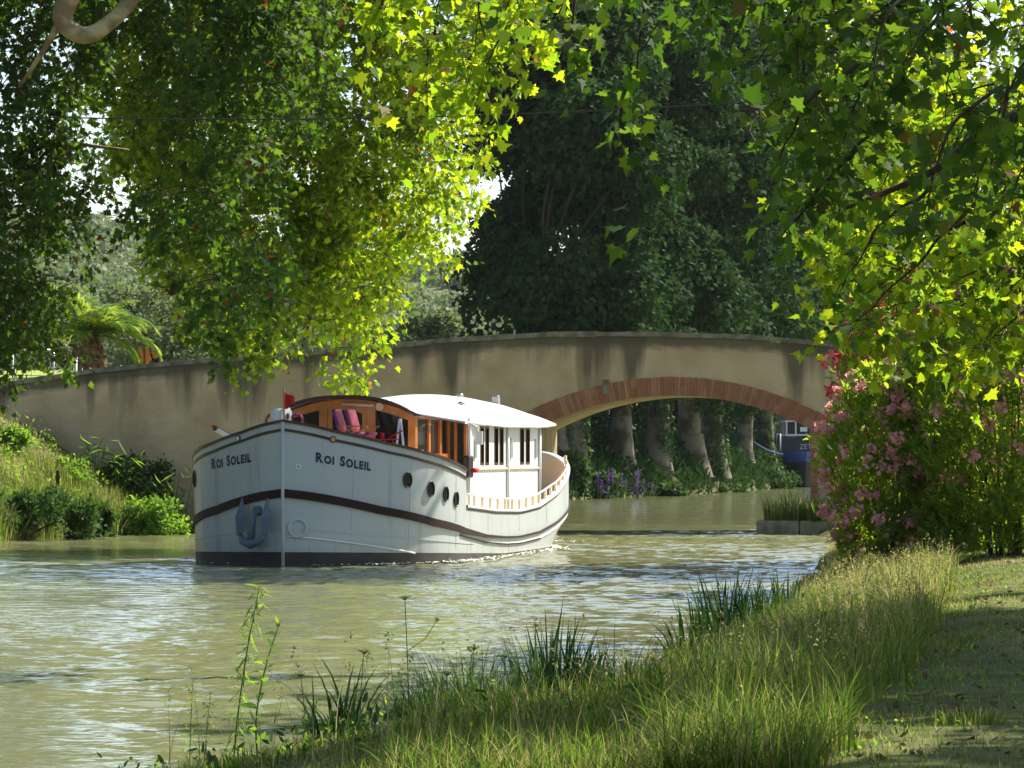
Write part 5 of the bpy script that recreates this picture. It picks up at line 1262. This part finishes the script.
tuft('reed_clump', 'reed clump standing against the bright water right of centre', 728, 39.5, 120, 1.2, .55, .050, M['iris'], (.05, .5), group=G)
tuft('reed_clump', 'smaller reed clump just behind and right of the first reed clump', 775, 44.5, 70, .9, .5, .05, M['iris'], (.05, .5), group=G)
tuft('reed_clump', 'thin reed clump with leaning blades left of the two reed clumps', 690, 36, 40, .75, .25, .04, M['iris'], (.3, .8), group=G)
tuft('grass_tuft', 'bright green grass tuft in the sun near the bottom right corner', 968, 20.4, 260, .22, .22, .008, M['grass'], (.1, .6), cat='grass', group='bright tufts on the path side')
tuft('grass_tuft', 'bright green grass tuft at the bottom centre right of the iris', 800, 21.5, 300, .34, .25, .009, M['grass'], (.1, .6), cat='grass', group='bright tufts on the path side')

# tall foreground weeds
def weed(name, label, px, Y, ztop_py, leafn, lsize, T, m, thick=.007, bendx=.05, nbase=0, lsp=(.1, 1), droopy=.0, ldir=.3, taper=True, kind='weed'):
    x = PX(px, Y); z0 = gz(x, Y); h = PZ(ztop_py, Y) - z0; t = thing(name, label, kind, (x, Y, z0)); random.seed(px)
    P = smooth_path([Vector((0, 0, -.1)), Vector((-bendx * .3, 0, h * .35)), Vector((bendx * .2, 0, h * .7)), Vector((bendx, 0, h))], 8)
    mb = MB(); mb.tube(P, [thick * (1 - .7 * i / (len(P) - 1)) for i in range(len(P))], 6); mb.build('stem', M['stalk'], t)
    C = []; D = []; S = []; N = []
    for k in range(leafn):
        u = lsp[0] + (lsp[1] - lsp[0]) * k / leafn; i = min(int(u * (len(P) - 1)), len(P) - 2); q = P[i].lerp(P[i + 1], u * (len(P) - 1) - i)
        a = k * 2.4 + random.uniform(-.3, .3); C.append(q); D.append(Vector((math.cos(a), math.sin(a), ldir - droopy * random.random()))); N.append(Vector((0, 0, 1)) + Vector((random.gauss(0, .3), random.gauss(0, .3), 0)))
        S.append(lsize * random.uniform(.7, 1.2) * ((1 - .6 * u) if taper else 1))
    leaf_obj('foliage', np.array(C), np.array(D), np.array(N), np.array(S), T, M[m], t, curl=.7); return t
weed('fleabane', 'tall feathery fleabane stem leaning right, tallest weed over the water at bottom left', 240, 23.5, 585, 170, .10, LANCE * np.array([.9, 1]), 'leaf_weed', .009, .13, droopy=.7, taper=False)
weed('fleabane', 'second fleabane stem close to the left of the tallest one, reaching half its height', 205, 23.3, 690, 80, .10, LANCE * np.array([.9, 1]), 'leaf_weed', .006, .04, droopy=.7)
weed('fleabane', 'short pale feathery fleabane, leftmost plant at the bottom edge', 190, 23.4, 680, 110, .13, LANCE * np.array([.7, 1]), 'leaf_weed', .006, .02, ldir=.5)
weed('dock_plant', 'broad-leaved weed with upright oval leaves right of the tall fleabane', 262, 23.2, 620, 34, .13, OVAL * np.array([1.2, 1]), 'leaf_weed', .008, .12, ldir=.8)
weed('dock_plant', 'second broad-leaved weed with bright leaves at the bottom edge below the umbels', 310, 22.8, 700, 26, .12, OVAL, 'leaf_weed', .007, .05, ldir=.9)
weed('nettle', 'bright green nettle at the bottom edge between the sedge and the diagonal iris', 332, 22.4, 712, 30, .10, OVAL, 'leaf_weed', .006, .02, ldir=.6)
weed('dock_plant', 'bare dark weed rising through the reeds at the right of the bank', 866, 44, 560, 24, .12, OVAL, 'leaf_dark', .012, .05, ldir=1.2)
for k, (px, py, Y, sz, br, lab) in enumerate([(405, 598, 23.5, .085, True, 'tallest wild carrot umbel on a thin forked stem before the water'), (364, 652, 23.2, .080, False, 'wild carrot umbel left of and below the tallest one'),
        (301, 675, 23.0, .085, False, 'leftmost wild carrot umbel, flat headed'), (474, 648, 24.3, .070, False, 'wild carrot umbel right of the tallest one above the sedge'),
        (505, 656, 24.8, .062, False, 'small wild carrot umbel close left of the large iris'), (447, 674, 23.6, .055, False, 'closed round wild carrot head over the sedge'), (446, 716, 22.0, .085, False, 'pale wild carrot umbel low in the sedge'), (492, 748, 21.4, .085, False, 'pale wild carrot umbel at the bottom edge below the sedge')]):
    x = PX(px, Y); z0 = gz(x, Y); zt = PZ(py, Y); t = thing('wild_carrot', lab, 'wildflower', (x, Y, z0), 0, 'wild carrots along the water edge'); h = zt - z0; random.seed(k)
    lx = random.uniform(-.05, .05); mb = MB(); P = smooth_path([Vector((lx, 0, -.05)), Vector((lx * .6, .02, h * .5)), Vector((0, 0, h))], 6); mb.tube(P, [.0045 * (1 - .4 * i / 12) for i in range(len(P))], 5)
    if br: q = Vector((lx * .3, 0, h * .66)); e = Vector((.21, 0, h * .86)); mb.tube([q, q.lerp(e, .5) + Vector((.02, 0, -.02)), e], .0028, 4); 
    hd = MB(); C = []
    for r_ in range(34):
        a = random.uniform(0, 6.28); q = math.sqrt(random.random()); e = Vector((math.cos(a) * q * sz * .5, math.sin(a) * q * sz * .5, h + .012 + (1 - q * q) * sz * .06)); mb.tube([Vector((0, 0, h - .015)), e], .0012, 3, cap=False)
        for _ in range(11): C.append(e + Vector((random.gauss(0, .004), random.gauss(0, .004), random.gauss(0, .0015))))
    if br: C += [Vector((.21, 0, h * .865)) + Vector((random.gauss(0, .006), random.gauss(0, .006), random.gauss(0, .005))) for _ in range(60)]
    mb.build('stem', M['stalk'], t); leaf_obj('umbel', np.array(C), rnd_dirs(len(C)), RNG.normal(size=(len(C), 3)) * .4 + np.array([0, 0, 1]), np.full(len(C), .010), RHOMB * np.array([1.3, 1]), M['white_floret'], t)

# ------------------------------------------------------------------ oleanders
def oleander(label, loc, rx, ry, h, n, seed, flower, nfl, fl_sel, dens=1.0):
    random.seed(seed); t = thing('oleander', label, 'shrub', loc, 0, 'oleanders on the right bank')
    mb = MB(); tips = []
    for k in range(26):
        a = random.uniform(0, 6.28); b = Vector((math.cos(a) * rx * .18, math.sin(a) * ry * .18, -.1)); q = math.sqrt(random.random()); top = Vector((math.cos(a) * rx * q, math.sin(a) * ry * q, h * random.uniform(.55, .98) * (1 - .25 * q * q)))
        P = smooth_path([b, Vector((b.x * .6 + top.x * .3, b.y * .6 + top.y * .3, top.z * .5)), top], 5); mb.tube(P, [.02 * (1 - .8 * i / (len(P) - 1)) for i in range(len(P))], 5)
        tips += P[3:]
    mb.build('stem', M['bark_dark'], t)
    cl = []
    while len(cl) < n:
        a = random.uniform(0, 6.28); z = random.uniform(.0, 1) ** 1.15; q = random.uniform(.15, 1) ** .5; w_ = (1 - max(0, (z - .42) / .60) ** 2.2) ** .5 * (.72 + .28 * min(1, z / .35)) if z < 1.0 else 0
        bump_ = 1 + .18 * noise.noise(Vector((math.cos(a) * 2 + seed, math.sin(a) * 2, z * 4)))
        p = Vector((math.cos(a) * rx * q * w_ * bump_, math.sin(a) * ry * q * w_ * bump_, z * h))
        if noise.noise(p * 1.6 + Vector((seed, 0, 0))) < -.22 * dens: continue
        cl.append(p)
    CL = np.array(cl); per = 15; out = CL * np.array([1, 1, .25]); ax = unit(unit(out) * .6 + RNG.normal(size=CL.shape) * .35 + np.array([0, 0, .9]))
    u = RNG.uniform(0, 1, (n, per)); C = CL[:, None] + ax[:, None] * (u * .35)[..., None]; D = ax[:, None] * 1.0 + RNG.normal(size=(n, per, 3)) * .65; N = RNG.normal(size=(n, per, 3)) * .8 + np.array([.4, .3, .7])
    leaf_obj('foliage', C.reshape(-1, 3), D.reshape(-1, 3), N.reshape(-1, 3), RNG.uniform(.10, .19, n * per), LANCE * np.array([1.25, 1]), M['leaf_oleander'], t)
    F_ = []
    cand = [p for p in cl if fl_sel(p) and (p.x / rx) ** 2 + (p.y / ry) ** 2 > .16]
    random.shuffle(cand)
    for p in cand[:nfl]:
        c = p + Vector((p.x, p.y, 0)).normalized() * .24 + Vector((0, 0, .25))
        for _ in range(random.randint(9, 20)): F_.append(c + Vector((random.gauss(0, .055), random.gauss(0, .055), random.gauss(0, .05))))
    Fp = np.array(F_); k = len(Fp); nrm = unit(RNG.normal(size=(k, 3)) + np.array([0, -.3, .4])); t1 = unit(np.cross(nrm, RNG.normal(size=(k, 3)))); t2 = np.cross(nrm, t1); C = []; D = []
    for q in range(5): a = q * 2 * math.pi / 5; D.append(t1 * math.cos(a) + t2 * math.sin(a) + nrm * .3); C.append(Fp)
    leaf_obj('blossom', np.concatenate(C), np.concatenate(D), np.tile(nrm, (5, 1)), np.full(5 * k, .048), RHOMB * np.array([1.35, 1]), M[flower], t); return t
ox, oy = PX(893, 56), 56.0
oleander('oleander with pale pink blossom clusters at its lower left side, nearest the water', (ox, oy, gz(ox, oy)), 1.05, 1.2, 2.9, 1200, 51, 'pink', 150, lambda p: p.x < .4)
ox, oy = PX(942, 60), 60.0
oleander('taller oleander with crimson blossom rising behind the pale pink one', (ox, oy, gz(ox, oy)), 1.75, 1.4, 5.1, 2700, 52, 'crimson', 260, lambda p: p.z > 1.4)
ox, oy = PX(1012, 55), 55.0
oleander('oleander at the right frame edge with scattered pink blossom, its base in deep shade', (ox, oy, gz(ox, oy)), 1.75, 1.4, 4.7, 2700, 53, 'pink', 110, lambda p: p.z > .8)

# ------------------------------------------------------------------ cable and the moored boat
a_ = Vector(W(-60, 113, 62)); b_ = Vector(W(1100, 72, 55)); P = []
for i in range(49):
    u = i / 48; p = a_.lerp(b_, u); p.z -= .62 * 4 * u * (1 - u) * .55; P.append(p)
mb = MB(); mb.tube(P, .012, 5); tag(mb.build('overhead_cable', M['cable']), 'thin black cable slung across the canal in front of the tree crowns', 'cable')

bb = thing('moored_boat', 'dark blue hulled boat with a white wheelhouse moored beyond the arch on the right', 'boat', (PX(805, 250), 250, 0), R(4))
mb = MB(); HS = [(0, 0), (.25, .5), (.7, 1.0), (1.4, 1.5), (2.4, 1.85), (4, 2.0), (14, 2.0)]; HP = smooth_path([Vector((a, b, 0)) for a, b in HS], 4)
for m_, (za, zb, ia, ib, nm, mt) in enumerate([(-.4, 1.45, .8, .98, 'hull', 'blackhull'), (1.45, 2.15, .98, 1.06, 'blue_band', 'bluepaint')]):
    mb = MB()
    for sd in (1, -1):
        rows = []
        for p in HP:
            up = .35 * max(0, 1 - p.x / 4); rows.append([Vector((sd * max(p.y, 0) * (ia + (ib - ia) * v), p.x - .35 * (za + (zb - za) * v), za + (zb - za) * v + (up * (v if m_ == 0 else 1)))) for v in (0, .25, .5, .75, 1)])
        mb.grid(rows if sd > 0 else [r[::-1] for r in rows])
    mb.build(nm, M[mt], bb)
mb = MB(); rows = [[Vector((-max(p.y, 0) * 1.02, p.x - .7, 2.05)), Vector((max(p.y, 0) * 1.02, p.x - .7, 2.05))] for p in HP]; mb.grid(rows); mb.build('deck', M['blackhull'], bb)
mb = MB(); mb.box((.1, 4.2, 2.75), (3.2, 2.5, 1.5)); mb.build('cabin', M['blackhull'], bb)
w_ = MB(); w_.box((.1, 4.3, 3.65), (1.9, 2.0, .12)); w_.box((.1, 4.3, 4.62), (2.1, 2.2, .08))
for x in (-.8, -.15, 1.0): w_.box((x, 3.35, 4.1), (.10, .08, 1.0))
for y in (4.3, 5.2): w_.box((-.83, y, 4.1), (.08, .1, 1.0)); w_.box((1.03, y, 4.1), (.08, .1, 1.0))
wh2 = w_.build('wheelhouse', M['white'], bb)
g = MB(); g.box((.1, 4.3, 4.1), (1.75, 1.8, .9)); g.build('window', M['glass'], wh2)
g = MB(); g.box((.42, 3.37, 4.05), (.5, .02, .32)); g.build('notice', M['white'], wh2)
mb = MB(); mb.tube([(-1.5, 1.6, 2.1), (-1.5, 1.6, 3.7), (-1.5, 3.2, 3.7), (-1.5, 3.2, 2.1)], .05, 6); mb.build('guard_rail', M['white'], bb)
def word(txt, size, loc, m, parent, name='name_lettering'):
    mb = MB(); x = 0
    cu = bpy.data.curves.new('t', 'FONT'); cu.body = txt; cu.size = size; ob = bpy.data.objects.new('t', cu); me = ob.to_mesh()
    mb.add([(v.co.x + loc[0], loc[1], v.co.y + loc[2]) for v in me.vertices], [tuple(p.vertices) for p in me.polygons]); ob.to_mesh_clear(); bpy.data.objects.remove(ob); bpy.data.curves.remove(cu); return mb.build(name, m, parent)
word('ZET', .5, (.05, 2.93, 2.65), M['steel'], bb)
mr = MB(); P = [Vector((PX(783, 247), 247, 2.3)).lerp(Vector((PX(735, 236), 236, 4.2)), u) - Vector((0, 0, 1.5 * u * (1 - u))) for u in np.linspace(0, 1, 12)]; mr.tube(P, .035, 5)
tag(mr.build('mooring_rope', M['bluepaint']), 'blue mooring rope slanting from the moored boat up to the far bank', 'rope')

# dry leaves lying on the towpath and bank top
n = 1100; y = 18 + 60 * RNG.random(n) ** 1.3; x = path_c(y) + RNG.normal(size=n) * .9; z = ground_z(x, y) + .03
o = leaf_obj('fallen_leaves', np.stack([x, y, z], 1), RNG.normal(size=(n, 3)) * np.array([1, 1, .25]), RNG.normal(size=(n, 3)) * .35 + np.array([0, 0, 1]), RNG.uniform(.035, .08, n), PLANE_S, leafmat('dry_leaf', [(.05, .035, .02), (.10, .07, .035), (.2, .13, .06)], .2), curl=.8); o['kind'] = 'stuff'

# broken white water along the barge's waterline and off its bow
C = []
for k in range(1500):
    i = random.randint(8, len(OP) - 6); side = 1 if random.random() < .85 else -1; q = hull_off(i, .02, side, abs(random.gauss(0, .12)) + .01)
    if q.y < 3 and random.random() < .7: continue
    C.append(deckpos(q.x, q.y, 0) + Vector((random.gauss(0, .08), random.gauss(0, .25), .035 + .02 * random.random())))
for k in range(420): C.append(deckpos(random.gauss(0, 1.0), 19.5 + abs(random.gauss(0, 2.2)), .04))
o = leaf_obj('foam', np.array(C), RNG.normal(size=(len(C), 3)) * np.array([1, 1, .08]), RNG.normal(size=(len(C), 3)) * .12 + np.array([0, 0, 1]), RNG.uniform(.03, .11, len(C)), RHOMB * np.array([1.3, 1]), mat('foam_white', (.8, .82, .78), .6), curl=.05); o['kind'] = 'stuff'

# darker coarse weeds in patches through the sward
ground_cover('bank_weeds', 16000, (19, 62), lambda y: (np.interp(y, XR[:, 0], XR[:, 1]) + .35, path_c(y) - .9), .075, M['leaf_dark'], .2, T=LANCE * np.array([1.7, 1]), seed=61, fr=.8, thr=.12)
ground_cover('bank_clover', 9000, (18, 50), lambda y: (path_c(y) - 1.4, path_c(y) + 1.6), .035, M['leaf_weed'], .05, seed=71, fr=.9, thr=.05)
